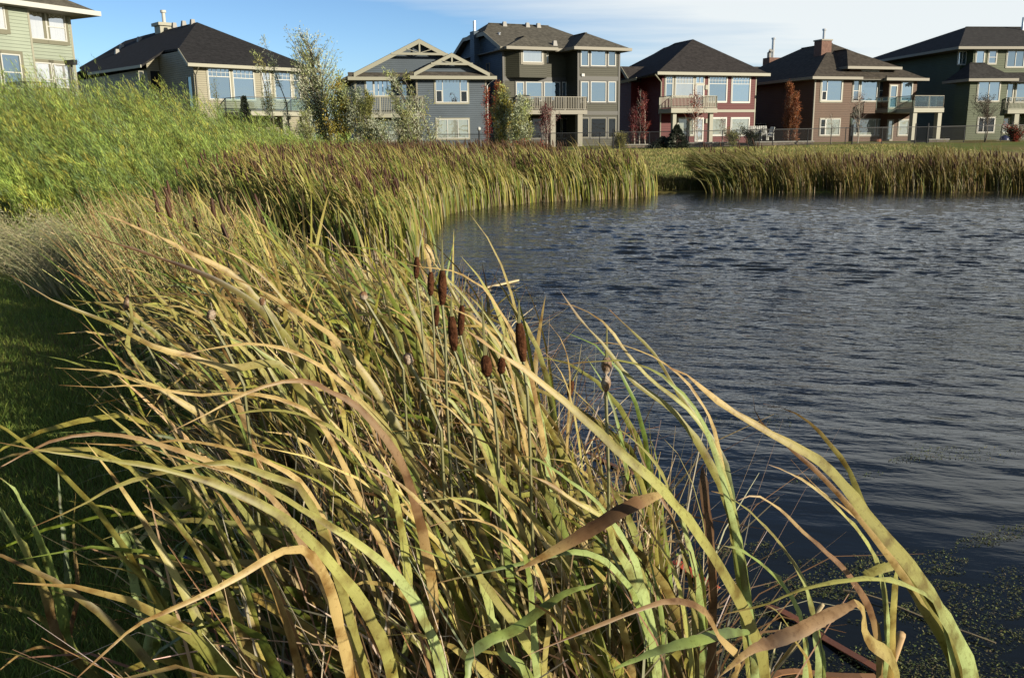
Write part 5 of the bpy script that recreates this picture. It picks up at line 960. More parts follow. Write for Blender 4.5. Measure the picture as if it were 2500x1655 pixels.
# loose seed sprays on the upper half of the stems
m = 16000; i = rg.integers(len(P), size=m); t = rg.uniform(.55, 1, m)*5; k = np.minimum(t.astype(int), 4); q = P[i, k]+(P[i, k+1]-P[i, k])*(t-k)[:, None]+rg.normal(0, .02, (m, 3)); d = rg.normal(0, 1, (m, 3))+[-.8, 0, .5]; d /= np.linalg.norm(d, axis=1, keepdims=True); s_ = np.cross(d, rg.normal(0, 1, (m, 3))); s_ /= np.linalg.norm(s_, axis=1, keepdims=True); l = rg.uniform(.015, .05, (m, 1))
parts.append((np.stack([q, q+d*l*.5+s_*.0035, q+d*l, q+d*l*.5-s_*.0035], 1).reshape(-1, 3), np.arange(m*4).reshape(-1, 4), np.repeat(pick(rg, [(.42, .28, .15), (.55, .45, .25), (.28, .16, .09)], m), 4, 0)))
V, F, Cc = join(parts); tag(mesh_np('straw_rushes', V, F, M['foliage'], col=Cc), 'straw coloured rushes with brown seed sprays left behind the near cattails', 'rushes', kind='stuff')
parts, P, rg = rush('r', '', 1100, (-12, -4), (9.5, 14), rushzone(-120, 260, 9.6, 14), (.55, 1.05), .011, [(.36, .33, .18), (.28, .29, .13)], (.2, .7), (.8, 1.7), 72, .5, 7)
m = 9000; i = rg.integers(len(P), size=m); t = rg.uniform(.5, 1, m)*6; k = np.minimum(t.astype(int), 5); q = P[i, k]+(P[i, k+1]-P[i, k])*(t-k)[:, None]+rg.normal(0, .05, (m, 3)); d = rg.normal(0, 1, (m, 3))+[-1, 0, .3]; d /= np.linalg.norm(d, axis=1, keepdims=True); s_ = np.cross(d, rg.normal(0, 1, (m, 3))); s_ /= np.linalg.norm(s_, axis=1, keepdims=True); l = rg.uniform(.03, .10, (m, 1))
parts.append((np.stack([q, q+d*l*.5+s_*.005, q+d*l, q+d*l*.5-s_*.005], 1).reshape(-1, 3), np.arange(m*4).reshape(-1, 4), np.repeat(pick(rg, [(.40, .36, .22), (.33, .31, .17)], m), 4, 0)))
V, F, Cc = join(parts); tag(mesh_np('feathery_grass', V, F, M['foliage'], col=Cc), 'pale airy feathery grass at the left edge below the willow thicket', 'grass', kind='stuff')
# dead stems, straw and broken leaves among the feet of the cattails
def nearzone(x, y):                       # where the near cattails are rooted
    lo = np.interp(y, [.9, 3, 4.6, 6.5, 9, 14], [-.38, -.9, -1.5, -2.35, -2.9, -4.2]); hi = np.interp(y, [.9, 3, 4.6, 6.5, 9, 14], [.6, .62, .12, -.3, -.95, -2.05]); return (x > lo) & (x < hi)
n = 8000; b = scatter(r3, n, (-5.5, 1), (1.3, 8.2), nearzone); L_ = r3.uniform(.25, 1.15, n)
P = paths(b, pi+r3.normal(0, 1.6, n), r3.uniform(0, .5, n), r3.uniform(.1, 1.9, n), L_, 5, 1.6); V, F, k = ribbon(P, r3.uniform(.003, .011, n), r3.normal(0, 1, (n, 3)), taper=np.array([1, .95, .85, .6, .2]))
parts = [(V, F, np.repeat(pick(r3, [(.40, .29, .16), (.52, .42, .26), (.22, .13, .07), (.30, .17, .08), (.60, .52, .38)], n, .25), 10, 0))]
n = 3500; b = scatter(r3, n, (-5.5, 1.5), (1.3, 8.2), lambda x, y: nearzone(x-.15, y)); b[:, 2] += r3.uniform(.0, .10, n); P = paths(b, r3.uniform(0, 6.28, n), r3.uniform(1.2, 1.6, n), r3.uniform(1.4, 1.8, n), r3.uniform(.1, .5, n), 4); V, F, k = ribbon(P, r3.uniform(.004, .012, n), np.repeat([[0, 0, 1.0]], n, 0)+r3.normal(0, .4, (n, 3)), taper=np.array([1, 1, .9, .3]))
parts.append((V, F, np.repeat(pick(r3, [(.35, .24, .13), (.20, .12, .07), (.48, .38, .24)], n, .25), 8, 0)))
V, F, Cc = join(parts); tag(mesh_np('dead_stem_litter', V, F, M['foliage'], col=Cc), 'dead broken stems and straw tangled at the feet of the cattails', 'litter', kind='stuff')
# ---------------------------------------------------------------- near cattails: every plant its own thing
HEADM = noise_mat('cattail_head', (.045, .016, .007), (.10, .040, .018), 60, .95, 4, .8, .1); FLUFF = noise_mat('seed_fluff', (.30, .22, .15), (.50, .42, .33), 50, 1, 5, 1, .05, (.16, .09, .05), 28)
STEMC = mat('cattail_stem', (.20, .19, .075), .55)
PLAB = 'dense windblown cattail plant in the thick of the near bank'
def plant(rg, x, y, nl, h, parts_, label, group, head=False, dry=.35, wmul=1.0, az0=pi, azs=.5, lean=(.0, .22), tip=(.7, 1.7)):
    z = max(float(terr(x, y)), -.12); root = None; S = 12 if parts_ else 9
    base = np.stack([rg.normal(0, .022, nl), rg.normal(0, .022, nl), np.full(nl, -.03)], -1); L_ = h*rg.uniform(.6, 1.12, nl)*1.18; w = rg.uniform(.017, .033, nl)*wmul
    # leaves of one plant share its lean
    a0 = az0+rg.normal(0, azs); V, F, c, P = cattail_blades(rg, base, L_, w, S, lean, tip, a0, .42, dry, .22, (2.0, 4.5), .33)
    nv = S*3; nf = len(F)//nl//2
    if parts_:
        root = empty('cattail', (x, y, z))
        for i in range(nl):
            f = np.concatenate([F[:len(F)//2].reshape(nl, -1, 4)[i], F[len(F)//2:].reshape(nl, -1, 4)[i]])-i*nv
            mesh_np('leaf', V[i*nv:(i+1)*nv], f, M['leaf'], root, c[i*nv:(i+1)*nv], True, None, True)
    else:
        root = mesh_np('cattail', V, F, M['leaf'], None, c, True, (x, y, z), True)
    tag(root, label, 'cattail', group); return root
def head_on(root, stem, r, m, spike=None, prof=None):
    """stem points in the plant's own space; last two points bound the seed head"""
    MB().tube(stem[:-1], [.0042]*(len(stem)-1), 6).build('stem', STEMC, root)
    a = np.array(stem[-2], float); b = np.array(stem[-1], float); t = np.linspace(0, 1, 9); pr = prof if prof is not None else np.clip(np.sin(np.clip(t, .03, .97)*pi)**.28, .3, 1)
    mb = MB().tube([a+(b-a)*q for q in t], [r*k for k in pr], 12); o = mb.build('seed_head', m, root, True)
    if spike is not None: MB().tube([b-(b-a)*.04, b*.6+np.array(spike)*.4, spike], [.0045, .003, .0012], 5).build('spike', STEMC, root)
GRP = 'cattails of the near bank'
r4 = np.random.default_rng(90)
near = scatter(r4, 138, (-2.6, 1), (1.45, 5.2), nearzone); near = near[np.argsort(near[:, 1])]
n_ = 0
for (x, y, z) in near:
    hh = np.interp(y, [1.4, 2.2, 3.5, 5.2], [1.02, 1.12, 1.22, 1.30])*r4.uniform(.82, 1.05)
    edge = np.clip((x-np.interp(y, [1.4, 3, 5.2], [.35, .35, -.1]))/.5, 0, 1)
    if r4.random() < edge*.35: continue
    root = plant(r4, x, y, int(r4.integers(6, 9)), hh, True, PLAB, GRP, dry=.34)
far = scatter(r4, 140, (-4.5, .8), (5.2, 7.6), nearzone)
for (x, y, z) in far: plant(r4, x, y, 7, np.interp(y, [5, 7.6], [1.16, .98])*r4.uniform(.8, 1.06), False, 'cattail plant in the middle of the long near bank stand', 'cattails further along the near bank', dry=.32, wmul=1.25)


# green blades mixed among the rushes
bl = scatter(r4, 210, (-7, -1), (6.8, 12), lambda x, y: rushzone(380, 720, 6.8, 12)(x, y) & (shore_dist(x, y) > -.3))
reed_bed('green_sedge_tufts', 'green blades standing among the straw rushes left of the cattails', r4, bl, np.full(len(bl), 1.12)+r4.normal(0, .12, len(bl)), 6, .026, .12, .2, (.0, .2), (.4, 1.5), azs=.7, S=8, pw=(1.5, 3.5))
# ---------------------------------------------------------------- the large foreground plants, blade by blade
def crom(pts, n):
    pts = np.array(pts, float); pts = np.vstack([2*pts[0]-pts[1], pts, 2*pts[-1]-pts[-2]]); seg = np.linalg.norm(np.diff(pts[1:-1], axis=0), axis=1); cu = np.concatenate([[0], np.cumsum(seg)]); out = []
    for s_ in np.linspace(0, cu[-1], n):
        i = min(np.searchsorted(cu, s_, 'right')-1, len(seg)-1); t = (s_-cu[i])/max(seg[i], 1e-9); a, b, c, d = pts[i:i+4]
        out.append(.5*((2*b)+(c-a)*t+(2*a-5*b+4*c-d)*t*t+(3*b-a-3*c+d)*t**3))
    return np.array(out)
CL = {'g': (.24, .31, .08), 'y': (.38, .38, .11), 'o': (.27, .25, .07), 't': (.48, .35, .14), 'b': (.20, .11, .05), 'B': (.07, .04, .02), 'r': (.42, .22, .06), 'p': (.27, .17, .085), 'l': (.36, .44, .17), 'd': (.12, .16, .06)}
def hero(root, pts, d0, d1, wpx, cols, rootdown=True, twist=0.0, blunt=False, rot=0.0):
    """one leaf: photo points foot to tip, distance d0 at the foot and d1 at the tip"""
    n = len(pts); D = np.linspace(0, 1, n)**.9*(d1-d0)+d0; W3 = [at(x, y, d) for (x, y), d in zip(pts, D)]
    O_ = np.array(root.location)
    if rootdown: W3.insert(0, np.array([O_[0], O_[1], O_[2]-.02])); 
    if rootdown and np.linalg.norm(W3[1]-W3[0]) > .5: W3.insert(1, W3[0]*.45+W3[1]*.55+np.array([.02, 0, .05]))
    S = 46; P = crom(W3, S); wd = 1.28*wpx*(d0*.4+d1*.6)/FPX; t = np.linspace(0, 1, S)
    tp = np.minimum(.5+t*2.5, 1)*(np.minimum((1-t)*2.2, 1)**.8 if not blunt else np.minimum((1-t)*30, 1)); tp = np.clip(tp, .03, 1)
    T = np.gradient(P, axis=0); T /= np.linalg.norm(T, axis=1, keepdims=True)
    ref = CAM[None]-P; ref /= np.linalg.norm(ref, axis=1, keepdims=True); ref = ref*.8+np.array([.35, -.1, .75]); 
    tw = (rot+twist*t+.14*np.sin(t*5+len(cols)*1.7+pts[0][0]))[None, :]
    V, F, k = ribbon(P[None], np.array([wd]), ref[None], tw, .28, tp)
    V = V.reshape(S, 3, 3); jit = rng.normal(0, .028, (S, 1))*wd; V[:, 0] += jit*np.array([1, 0, 0]); V[:, 2] += rng.normal(0, .035, (S, 1))*wd; V = V.reshape(-1, 3)
    cs = [np.array(CL[c])*.8 for c in cols]+([np.array(CL['b'])] if not blunt and cols[-1] not in 'bB' else []); c = np.array([np.interp(t, (np.append(np.linspace(0, .95, len(cs)-1), 1) if len(cs) > len(cols) else np.linspace(0, 1, len(cs))), [q[j] for q in cs]) for j in range(3)]).T
    c = np.repeat(c*(1+rng.normal(0, .04, (S, 1))), k, 0)
    return mesh_np('leaf', V-O_[None], F, M['leaf'], root, c, True, None, True)
def clump(x, y, lab, leaves, z=None, name='cattail'):
    zz_ = max(float(terr(x, y)), -.12) if z is None else z; r = empty(name, (x, y, zz_)); tag(r, lab, 'cattail', GRP)
    for L_ in leaves: hero(r, *L_[:5], **(L_[5] if len(L_) > 5 else {}))
    return r
NR = dict(rootdown=False)
clump(1.05, 1.72, 'tall cattail at the lower right arching up and left over open water', [
 ([(2371, 1655), (2299, 1491), (2208, 1366), (2113, 1252), (2029, 1149), (1960, 1100), (1866, 1048), (1752, 980), (1676, 915), (1638, 900)], 1.70, 1.45, 44, 'oyyloot', dict(twist=.5)),
 ([(2345, 1655), (2280, 1500), (2190, 1345), (2113, 1245), (2075, 1150), (2018, 1075), (1975, 1029), (1925, 1000), (1864, 985)], 1.75, 1.62, 27, 'gglooob', dict(twist=1.2)),
 ([(2335, 1655), (2245, 1470), (2150, 1330), (2037, 1195), (1942, 1105), (1866, 1040), (1845, 1005), (1838, 963)], 1.72, 1.60, 22, 'oyylotbB', dict(twist=.8)),
 ([(2330, 1640), (2285, 1480), (2230, 1435), (2150, 1412), (2060, 1417), (1950, 1440), (1860, 1478), (1750, 1502)], 1.70, 1.42, 24, 'gglllyo', dict(twist=-.3)),
 ([(2350, 1655), (2250, 1450), (2180, 1340), (2080, 1255), (1990, 1185), (1930, 1120)], 1.78, 1.7, 16, 'tttt')])
clump(.82, 1.95, 'cattail with a yellow orange foot left of the tall arching one at the lower right', [
 ([(2164, 1655), (2166, 1518), (2151, 1404), (2124, 1336), (2075, 1271), (2018, 1214), (1942, 1161), (1877, 1134)], 2.0, 1.9, 21, 'rrgllyt', {}),
 ([(2174, 1655), (2180, 1520), (2188, 1385)], 1.98, 1.95, 15, 'rry', dict(blunt=True)), ([(2188, 1378), (2150, 1388), (2110, 1405)], 1.95, 1.9, 20, 'ooo', dict(rootdown=False, blunt=True)),
 ([(2150, 1655), (2132, 1510), (2079, 1412), (2018, 1347), (1961, 1298), (1904, 1244), (1847, 1210), (1801, 1222)], 2.0, 1.85, 20, 'bbttbbt', dict(twist=.6)),
 ([(2190, 1655), (2120, 1560), (2101, 1487), (2082, 1474)], 1.62, 1.5, 34, 'ooot', dict(blunt=True)), ([(2088, 1472), (2010, 1508), (1942, 1544), (1880, 1568), (1828, 1590), (1752, 1655)], 1.5, 1.28, 32, 'pppBpt', dict(rootdown=False, twist=.2))])
clump(.62, 1.85, 'bright green cattail standing at the centre of the lower right group', [
 ([(1999, 1655), (1991, 1556), (1972, 1442), (1923, 1351), (1847, 1263), (1782, 1214), (1733, 1198)], 1.9, 1.85, 20, 'ygglloo', {}),
 ([(1970, 1655), (1957, 1514), (1915, 1431), (1866, 1381), (1809, 1343), (1748, 1327)], 1.86, 1.7, 24, 'yglllgg', {}),
 ([(2012, 1655), (2003, 1560), (1990, 1480)], 1.9, 1.9, 14, 'ggg', {}),
 ([(1980, 1655), (1940, 1560), (1905, 1500), (1870, 1476)], 1.8, 1.7, 18, 'rro', {})])
clump(.50, 1.75, 'cattail with the broadest olive blade crossing the middle of the picture', [
 ([(1870, 1655), (1828, 1518), (1780, 1420), (1720, 1325), (1665, 1250), (1600, 1178), (1503, 1095), (1400, 1000), (1271, 897), (1187, 841), (1130, 800)], 1.5, 1.25, 40, 'ooyyoooyot', dict(twist=.25)),
 ([(1850, 1655), (1813, 1400), (1795, 1300), (1770, 1210), (1710, 1090), (1640, 1000), (1540, 925), (1467, 834), (1411, 774), (1362, 701)], 1.9, 1.8, 22, 'ygglgooob', dict(twist=.5)),
 ([(1835, 1655), (1810, 1400), (1779, 1170), (1752, 1094), (1714, 1037), (1657, 961), (1604, 873), (1551, 817), (1488, 757)], 1.95, 2.0, 19, 'yglggdoo', dict(twist=.6)),
 ([(1840, 1640), (1800, 1300), (1750, 1110), (1690, 1010), (1587, 925), (1534, 866), (1481, 795), (1446, 767), (1411, 750), (1355, 738)], 1.85, 1.9, 16, 'ygllgyyt', dict(twist=.4)),
 ([(1845, 1655), (1800, 1320), (1720, 1040), (1622, 922), (1569, 894), (1516, 880), (1446, 883), (1380, 890)], 1.85, 1.75, 19, 'ogglglgo', {}),
 ([(1830, 1655), (1760, 1120), (1700, 965), (1622, 887), (1551, 852), (1499, 838), (1443, 838)], 1.9, 1.85, 14, 'ooyytt', {}),
 ([(1828, 1541), (1770, 1545), (1714, 1560), (1600, 1590), (1480, 1640)], 1.4, 1.2, 26, 'gdgdg', dict(rootdown=False))])
clump(.42, 2.1, 'cattail behind the broad olive blade with two blades bent over to the right', [
 ([(1733, 1655), (1740, 1440), (1733, 1313), (1722, 1220), (1714, 1138)], 2.0, 2.0, 22, 'oobbB', dict(blunt=True)),
 ([(1700, 1655), (1690, 1450), (1650, 1290), (1600, 1190), (1560, 1100), (1530, 1010)], 2.05, 2.1, 16, 'ggoobb', {}),
 ([(1690, 1640), (1668, 1480), (1640, 1380), (1590, 1300), (1552, 1236), (1500, 1200)], 1.95, 1.8, 20, 'yyyyt', {}),
 ([(1710, 1655), (1712, 1500), (1690, 1360), (1650, 1230), (1600, 1130), (1530, 1060), (1450, 1020)], 2.1, 2.0, 18, 'yglgloo', {})])
clump(.28, 1.95, 'upright green cattail rising beside the pale grey stalk right of centre', [
 ([(1617, 1655), (1590, 1537), (1579, 1442), (1552, 1366), (1503, 1290), (1480, 1240)], 1.9, 1.9, 22, 'gglldoo', {}),
 ([(1600, 1655), (1570, 1500), (1540, 1400), (1500, 1330), (1476, 1267), (1408, 1225), (1332, 1176), (1275, 1153)], 1.85, 1.7, 27, 'ggglllyt', dict(twist=.3)),
 ([(1605, 1655), (1560, 1400), (1476, 1248), (1389, 1172), (1313, 1123), (1256, 1111)], 1.85, 1.72, 29, 'gglllg', dict(twist=-.2)),
 ([(1625, 1655), (1622, 1560), (1600, 1420), (1575, 1330)], 1.9, 1.95, 20, 'ylgg', {}),
 ([(1610, 1655), (1560, 1480), (1522, 1415), (1465, 1362), (1389, 1347), (1294, 1370), (1180, 1396), (1066, 1423)], 1.8, 1.45, 24, 'gggglglgd', {}),
 ([(1613, 1206), (1570, 1222), (1522, 1244), (1408, 1313), (1313, 1366), (1256, 1396)], 1.5, 1.35, 31, 'tbBbtb', dict(rootdown=False))])
clump(.05, 1.75, 'cattail at bottom centre with a long tan blade drooping left', [
 ([(1790, 1655), (1760, 1560), (1710, 1485), (1636, 1467), (1560, 1487), (1446, 1533), (1351, 1571), (1275, 1605)], 1.35, 1.1, 29, 'oottttpp', dict(twist=.3)),
 ([(1142, 1655), (1150, 1600), (1200, 1560), (1256, 1537), (1370, 1453), (1440, 1430), (1465, 1422)], 1.35, 1.45, 23, 'gdggggg', dict(rootdown=False)),
 ([(1290, 1655), (1230, 1600), (1218, 1560), (1199, 1499), (1172, 1404), (1134, 1328), (1085, 1263), (1013, 1176)], 1.7, 1.6, 29, 'ogggglyo', {}),
 ([(1320, 1655), (1280, 1560), (1200, 1450), (1120, 1330), (1040, 1240), (960, 1170), (880, 1130)], 1.65, 1.5, 24, 'oyyyyoot', dict(twist=.4)),
 ([(1310, 1640), (1290, 1400), (1250, 1290), (1180, 1230), (1100, 1215), (1020, 1230)], 1.55, 1.35, 24, 'ggllgy', {}),
 ([(1330, 1655), (1340, 1500), (1310, 1380), (1220, 1290), (1130, 1265), (1050, 1285)], 1.5, 1.3, 22, 'ooyytt', {}),
 ([(1280, 1655), (1260, 1500), (1230, 1300), (1210, 1180), (1170, 1080), (1100, 1000), (1020, 950)], 2.1, 2.0, 20, 'yglggyt', {})])
clump(-.30, 1.7, 'cattail left of bottom centre throwing two long pale blades far to the left', [
 ([(960, 1655), (900, 1500), (830, 1400), (760, 1320), (690, 1262), (610, 1218), (502, 1172), (400, 1143), (323, 1130), (200, 1112), (144, 1105), (60, 1092), (-10, 1078)], 1.45, 1.15, 33, 'ogyytyoyooo', dict(twist=.2)),
 ([(1080, 1655), (1000, 1450), (900, 1345), (800, 1280), (720, 1230), (664, 1199), (574, 1155), (466, 1127), (355, 1091)], 1.5, 1.25, 31, 'ggyllllyot', {}),
 ([(850, 1620), (800, 1420), (736, 1340), (664, 1358), (574, 1412), (466, 1466), (359, 1512), (305, 1548), (187, 1655)], 1.35, .98, 34, 'oottttttt', dict(twist=.2)),
 ([(880, 1600), (760, 1230), (660, 1165), (560, 1130), (466, 1137), (341, 1168), (269, 1193), (179, 1243), (79, 1286)], 1.5, 1.2, 27, 'ggoyooooo', {}),
 ([(860, 1600), (700, 1260), (560, 1150), (395, 1087), (287, 1062), (197, 1062), (108, 1084), (0, 1141), (-40, 1170)], 1.6, 1.3, 22, 'oooptptpb', {}),
 ([(880, 1600), (780, 1250), (660, 1130), (466, 1076), (323, 1087), (169, 1080)], 1.65, 1.45, 19, 'oottttt', {})])
clump(-.42, 2.15, 'cattail whose long brown blade sweeps down to the left at mid picture', [
 ([(1060, 1500), (1000, 1180), (900, 1020), (807, 954), (736, 929), (664, 937), (574, 972), (502, 1012), (413, 1055)], 1.9, 1.55, 24, 'oooptbpbt', dict(twist=.5)),
 ([(1000, 1500), (860, 1180), (780, 1030), (700, 980), (600, 960), (500, 965), (431, 958), (341, 940), (251, 945), (144, 940)], 2.0, 1.7, 15, 'oyottttttt', {}),
 ([(900, 1450), (780, 1100), (700, 900), (560, 900), (470, 870), (395, 854), (323, 818), (287, 796), (236, 776), (135, 736), (27, 671)], 2.2, 1.75, 22, 'ooyyoootob', dict(twist=.8)),
 ([(1000, 1500), (960, 1200), (860, 1080), (760, 1020), (660, 1000), (560, 1015), (480, 1040)], 1.9, 1.6, 20, 'gglyyoo', {}),
 ([(1040, 1500), (980, 1120), (860, 960), (760, 880), (640, 840), (520, 850), (430, 870)], 2.1, 1.8, 20, 'ggyyott', {}),
 ([(1050, 1480), (1010, 1150), (920, 960), (820, 830), (720, 760), (620, 700), (520, 660)], 2.3, 2.3, 20, 'gyyoott', dict(twist=.5))])
clump(-.9, 3.6, 'cattail with dark olive blades reaching furthest up towards the straw rushes', [
 ([(760, 1200), (700, 860), (600, 700), (507, 638), (405, 587), (321, 550), (230, 513)], 3.3, 3.0, 19, 'oootott', dict(twist=.5)),
 ([(800, 1200), (740, 900), (640, 760), (540, 690), (420, 640), (300, 600), (180, 560)], 3.3, 2.9, 17, 'ooBoBb', dict(twist=.9)),
 ([(780, 1200), (760, 900), (700, 740), (600, 640), (500, 590)], 3.4, 3.2, 17, 'yyyot', {}),
 ([(330, 880), (322, 780), (310, 655)], 3.3, 3.3, 17, 'gyo', {})])
clump(.25, 3.2, 'cattail whose tan blade tips point left above the group of brown heads', [
 ([(1340, 1150), (1290, 900), (1201, 729), (1148, 683), (1096, 659), (1025, 652), (959, 634)], 2.6, 2.3, 13, 'ooottt', {}),
 ([(1300, 1150), (1240, 880), (1170, 790), (1096, 750), (1050, 745), (1000, 760)], 2.6, 2.4, 12, 'oottt', {}),
 ([(1320, 1150), (1270, 950), (1200, 820), (1130, 720), (1085, 670), (1040, 560)], 2.7, 2.6, 14, 'gglooo', {}),
 ([(1350, 1200), (1310, 980), (1240, 850), (1180, 760), (1120, 700)], 2.6, 2.6, 18, 'ggllo', {}),
 ([(1420, 1130), (1390, 960), (1350, 880), (1310, 850)], 2.6, 2.5, 9, 'yyyt', {}), ([(1385, 1130), (1392, 930), (1375, 840), (1340, 790)], 2.7, 2.6, 8, 'yytt', {})])
clump(-1.18, 2.42, 'separate green cattail clump in shade at the lower left corner', [
 ([(179, 1595), (150, 1480), (126, 1401), (83, 1286), (36, 1197), (-10, 1160)], 2.3, 2.1, 25, 'rogggl', {}),
 ([(165, 1590), (108, 1444), (54, 1329), (0, 1243), (-30, 1220)], 2.25, 2.0, 22, 'ropol', {}),
 ([(154, 1588), (108, 1516), (36, 1484), (-30, 1480)], 2.3, 2.1, 18, 'oooo', {}), ([(170, 1590), (165, 1400), (150, 1260), (140, 1120)], 2.35, 2.5, 14, 'ogdd', {}), ([(180, 1590), (190, 1450), (180, 1300), (185, 1200)], 2.35, 2.4, 10, 'bbbo', {}),
 ([(170, 1600), (120, 1580), (60, 1590), (-20, 1650)], 2.2, 1.9, 15, 'oobt', {})])
clump(-.92, 2.35, 'bright green cattail with folded tips standing right of the corner clump', [
 ([(372, 1640), (366, 1540), (345, 1502), (323, 1401), (305, 1311), (292, 1284)], 2.2, 2.2, 19, 'gglllg', dict(blunt=True)),
 ([(292, 1284), (284, 1310), (296, 1350), (309, 1387)], 2.2, 2.2, 16, 'llgg', dict(rootdown=False)), ([(380, 1640), (372, 1500), (352, 1400), (330, 1330), (300, 1284)], 2.25, 2.2, 15, 'gllg', {}),
 ([(390, 1640), (400, 1480), (430, 1380), (480, 1290), (550, 1200), (575, 1190)], 2.2, 2.0, 16, 'gggddo', {}), ([(385, 1640), (400, 1460), (395, 1408), (341, 1329), (270, 1230)], 2.25, 2.3, 17, 'ggddo', {})])
# ---- cattail heads
def headplant(lab, foot, top, joint, tip, wpx, m=HEADM, spike=None, footdep=None, prof=None, leaves=3, double=None):
    """foot: photo point low on the stem; joint/top bound the brown head"""
    D = .0235*FPX/wpx; D = min(max(D, 1.9), 3.6); a = at(*joint, D); b = at(*top, D); ft = at(foot[0]+r4.uniform(5, 45), foot[1], D); g = ft+(ft-a)*0.0; root_xy = (ft[0]+.02, ft[1]+.03)
    z = max(float(terr(*root_xy)), -.12); r = empty('cattail', (root_xy[0], root_xy[1], z)); tag(r, lab, 'cattail', GRP); O_ = np.array(r.location)
    sp = None if spike is None else at(*spike, D)-O_
    head_on(r, [np.array([0, 0, -.03]), ft-O_, (ft*.4+a*.6)-O_+np.array([.004, 0, 0]), a-O_, b-O_], wpx*D/FPX/2, m, sp, prof)
    n = leaves
    if n:
        V, F, c, P = cattail_blades(r4, np.zeros((n, 3)), np.full(n, (b-O_)[2]*1.15)*r4.uniform(.7, 1.0, n), r4.uniform(.010, .015, n), 12, (.03, .2), (.6, 1.4), pi, .4, .3, .22); nv = 36
        for i in range(n):
            f = np.concatenate([F[:len(F)//2].reshape(n, -1, 4)[i], F[len(F)//2:].reshape(n, -1, 4)[i]])-i*nv; mesh_np('leaf', V[i*nv:(i+1)*nv], f, M['leaf'], r, c[i*nv:(i+1)*nv], True, None, True)
    return r, O_, D
FZ = np.array([.35, .8, 1, .92, 1.05, .9, 1.0, .75, .3])
headplant('cattail with the largest single brown head standing clear of the others', (1283, 1090), (1267, 788), (1277, 882), None, 26, spike=(1267, 732))
headplant('cattail with the tallest long brown head and a very long pale spike', (1083, 950), (1080, 660), (1080, 744), None, 22, spike=(1079, 585))
headplant('cattail with a stout dark brown head below the tallest one', (1116, 1010), (1102, 772), (1109, 856), None, 24, spike=(1102, 724))
headplant('cattail with a short dark head pressed against the right of the stout one', (1122, 1000), (1128, 745), (1124, 818), None, 18, spike=(1138, 673))
r, O_, D = headplant('cattail with a slim brown head under a curled dry leaf', (1051, 900), (1052, 664), (1051, 722), None, 17)
hero(r, [(1052, 664), (1046, 630), (1039, 600), (1050, 612), (1060, 640), (1052, 655)], D, D, 9, 'tttttt', rootdown=False)
headplant('cattail with a thin brown head furthest left of the brown group', (1014, 860), (1018, 627), (1016, 680), None, 15, spike=(1013, 585))
headplant('cattail with a small dark head half hidden low in the brown group', (1062, 930), (1067, 746), (1064, 796), None, 15)
headplant('cattail with a stubby fraying brown head and tall bent spike', (1196, 1080), (1184, 866), (1191, 920), None, 28, spike=(1176, 722), prof=np.array([.25, .7, .95, 1, 1.02, .98, .9, .7, .3]))
headplant('cattail with a small ragged half eaten head', (1222, 1060), (1226, 872), (1223, 913), None, 22, prof=np.array([.3, .8, 1, .8, .95, 1, .7, .8, .3]), spike=(1229, 815))
r, O_, D = headplant('cattail with a pinched double head going to pale seed, alone over the water', (1466, 1480), (1481, 872), (1479, 956), None, 26, m=FLUFF, spike=(1482, 792), prof=np.array([.3, .85, 1, .8, .12, .85, 1.05, 1, .5]), leaves=1)
headplant('cattail with a tiny tilted brown head leaning right over the water', (1345, 1080), (1397, 929), (1389, 968), None, 17, spike=(1416, 894), leaves=1)
headplant('cattail with a round fluffy seed head in the middle of the leaves', (1040, 1050), (992, 862), (1001, 890), None, 25, m=FLUFF, prof=FZ)
headplant('cattail with a small white fluffy head left of the brown group', (940, 900), (884, 712), (891, 732), None, 20, m=FLUFF, prof=FZ)
headplant('cattail with twin pale fluffy heads among the left leaves', (590, 940), (520, 757), (512, 780), None, 22, m=FLUFF, prof=FZ)
headplant('cattail with one tiny fluffy head on a stiff stem at left centre', (690, 900), (638, 727), (643, 746), None, 16, m=FLUFF, prof=FZ)
headplant('cattail with a long grey weathered head at the far left of the stand', (380, 900), (313, 720), (306, 757), None, 15, m=FLUFF, prof=FZ)
# a few stout dead stalks in the lower right water
def stalk(pts, D, wpx, col, lab, name='dead_stalk', top='flat'):
    P3 = [at(x, y, d) for (x, y), d in zip(pts, np.linspace(D[0], D[1], len(pts)))]; o = np.array(P3[0]); mb = MB(); mb.tube([p-o for p in P3], [wpx*D[0]/FPX/2]*len(P3), 8)
    ob = mb.build(name, mat('stalk_'+lab[:8], col, .7), None, True, tuple(o)); tag(ob, lab, 'dead stalk'); return ob
stalk([(2150, 1700), (2175, 1620), (2200, 1548)], (2.1, 2.0), 24, (.50, .33, .16), 'cut tan cattail stump at the lower right beside the orange footed plant')
stalk([(1895, 1630), (1950, 1560), (2008, 1475)], (2.05, 1.95), 12, (.48, .38, .22), 'thin pale dead stalk leaning right in the lower right water')
stalk([(1345, 1655), (1420, 1610), (1462, 1500)], (2.3, 2.3), 9, (.55, .44, .26), 'short straw stalk at bottom centre in the open water')
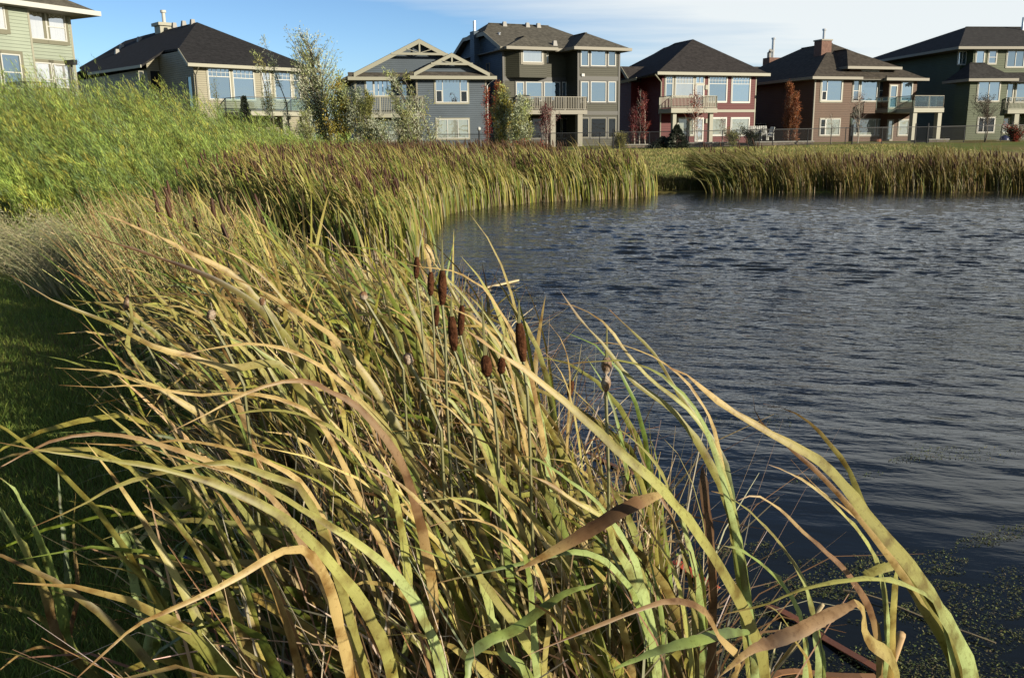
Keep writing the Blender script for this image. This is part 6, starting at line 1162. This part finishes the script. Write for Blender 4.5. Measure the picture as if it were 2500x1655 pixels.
# reed piece afloat, fallen rusty leaves lying in the water
q0 = gnd(1187, 702, .012); q1 = gnd(1264, 684, .02); c = (q0+q1)/2
fl = MB().bar(q0-c, q1-c, .05, .02).build('floating_reed', mat('straw', (.62, .50, .28), .6), None, False, tuple(c)); tag(fl, 'pale broken reed stalk floating on the open water', 'reed stalk')
for (a, b, w, lab, cc) in (((1872, 1478), (2150, 1632), .034, 'long rusty fallen leaf lying in the weed at the lower right', (.20, .07, .035)), ((1410, 1100), (1545, 1152), .03, 'rusty fallen leaf lying in the water behind the broad olive blade', (.22, .09, .05)), ((1870, 1655), (2130, 1640), .03, 'orange brown fallen leaf floating along the bottom edge', (.35, .17, .07)), ((1640, 1372), (1745, 1430), .045, 'bright red scrap of plastic strip half sunk among the green blades', (.55, .07, .03)), ((2060, 1440), (2420, 1560), .008, 'thin straw floating from the arching cattail to the right edge', (.28, .22, .12))):
    p0 = gnd(*a, .015); p1 = gnd(*b, .012); c = (p0+p1)/2; n = 8; pts = [p0+(p1-p0)*t-c+np.array([0, .03*sin(t*5), .006*sin(t*9)]) for t in np.linspace(0, 1, n)]; mb = MB()
    for u, v in zip(pts, pts[1:]): mb.bar(u, v+(v-u)*.02, w, .004)
    tag(mb.build('plastic_strip' if 'plastic' in lab else 'fallen_leaf', mat('fallen_'+str(a[0]), cc, .6), None, False, tuple(c)), lab, 'plastic strip' if 'plastic' in lab else 'fallen leaf')
q = gnd(455, 1368, .3); tag(ball((0, 0, 0), .018).build('blue_scrap', mat('blue_scrap', (.03, .10, .40), .5), None, False, (q[0], q[1], q[2])), 'tiny blue plastic scrap caught deep among the lower left stems', 'plastic scrap')
# ---------------------------------------------------------------- pond weed
r5 = np.random.default_rng(77)
def fbm(x, y, s):
    v = 0
    for i, f in enumerate((1.0, 2.1, 4.3, 8.7)): v = v+np.sin(x*s*f*1.3+i*2.1+1.5*np.sin(y*s*f*.8+i))*np.cos(y*s*f*1.7+i*1.3+1.2*np.sin(x*s*f*.6))/(1.5**i)
    return v
n = 900000; Yp = r5.uniform(2.1, 6.5, n); Xp = r5.uniform(-.4, 5.0, n)
dens = fbm(Xp*1.0, Yp*1.6, 1.5); near_w = np.clip((5.6-Yp)/2.4, 0, 1)*np.clip((shore_dist(Xp, Yp)+2.6+.2*(Yp))/1.5, 0.05, 1)
k = (dens > 1.05-.95*near_w) & (r5.random(n) < (.10+.42*near_w)*(.35+.65*(fbm(Xp+7, Yp*1.4, 5.0) > .3))) & in_water(Xp, Yp); Xp, Yp = Xp[k], Yp[k]; m = len(Xp)
a = r5.uniform(0, 2*pi, m); l = r5.uniform(.002, .0075, m); w = l*r5.uniform(.25, .7, m); c_ = np.stack([Xp, Yp, r5.uniform(.002, .008, m)], -1); dz = r5.uniform(-.2, .45, m)*l
d = np.stack([np.cos(a)*l, np.sin(a)*l, dz], -1); s_ = np.stack([-np.sin(a)*w, np.cos(a)*w, dz*.5], -1)
V = np.stack([c_-d, c_+s_, c_+d, c_-s_], 1).reshape(-1, 3); tag(mesh_np('pond_weed', V, np.arange(m*4).reshape(-1, 4), M['foliage'], col=np.repeat(pick(r5, [(.15, .18, .055), (.21, .24, .085), (.08, .10, .035), (.17, .155, .08)], m, .3), 4, 0)), 'green algae and duckweed rafts floating on the dark near water', 'pond weed', kind='stuff')
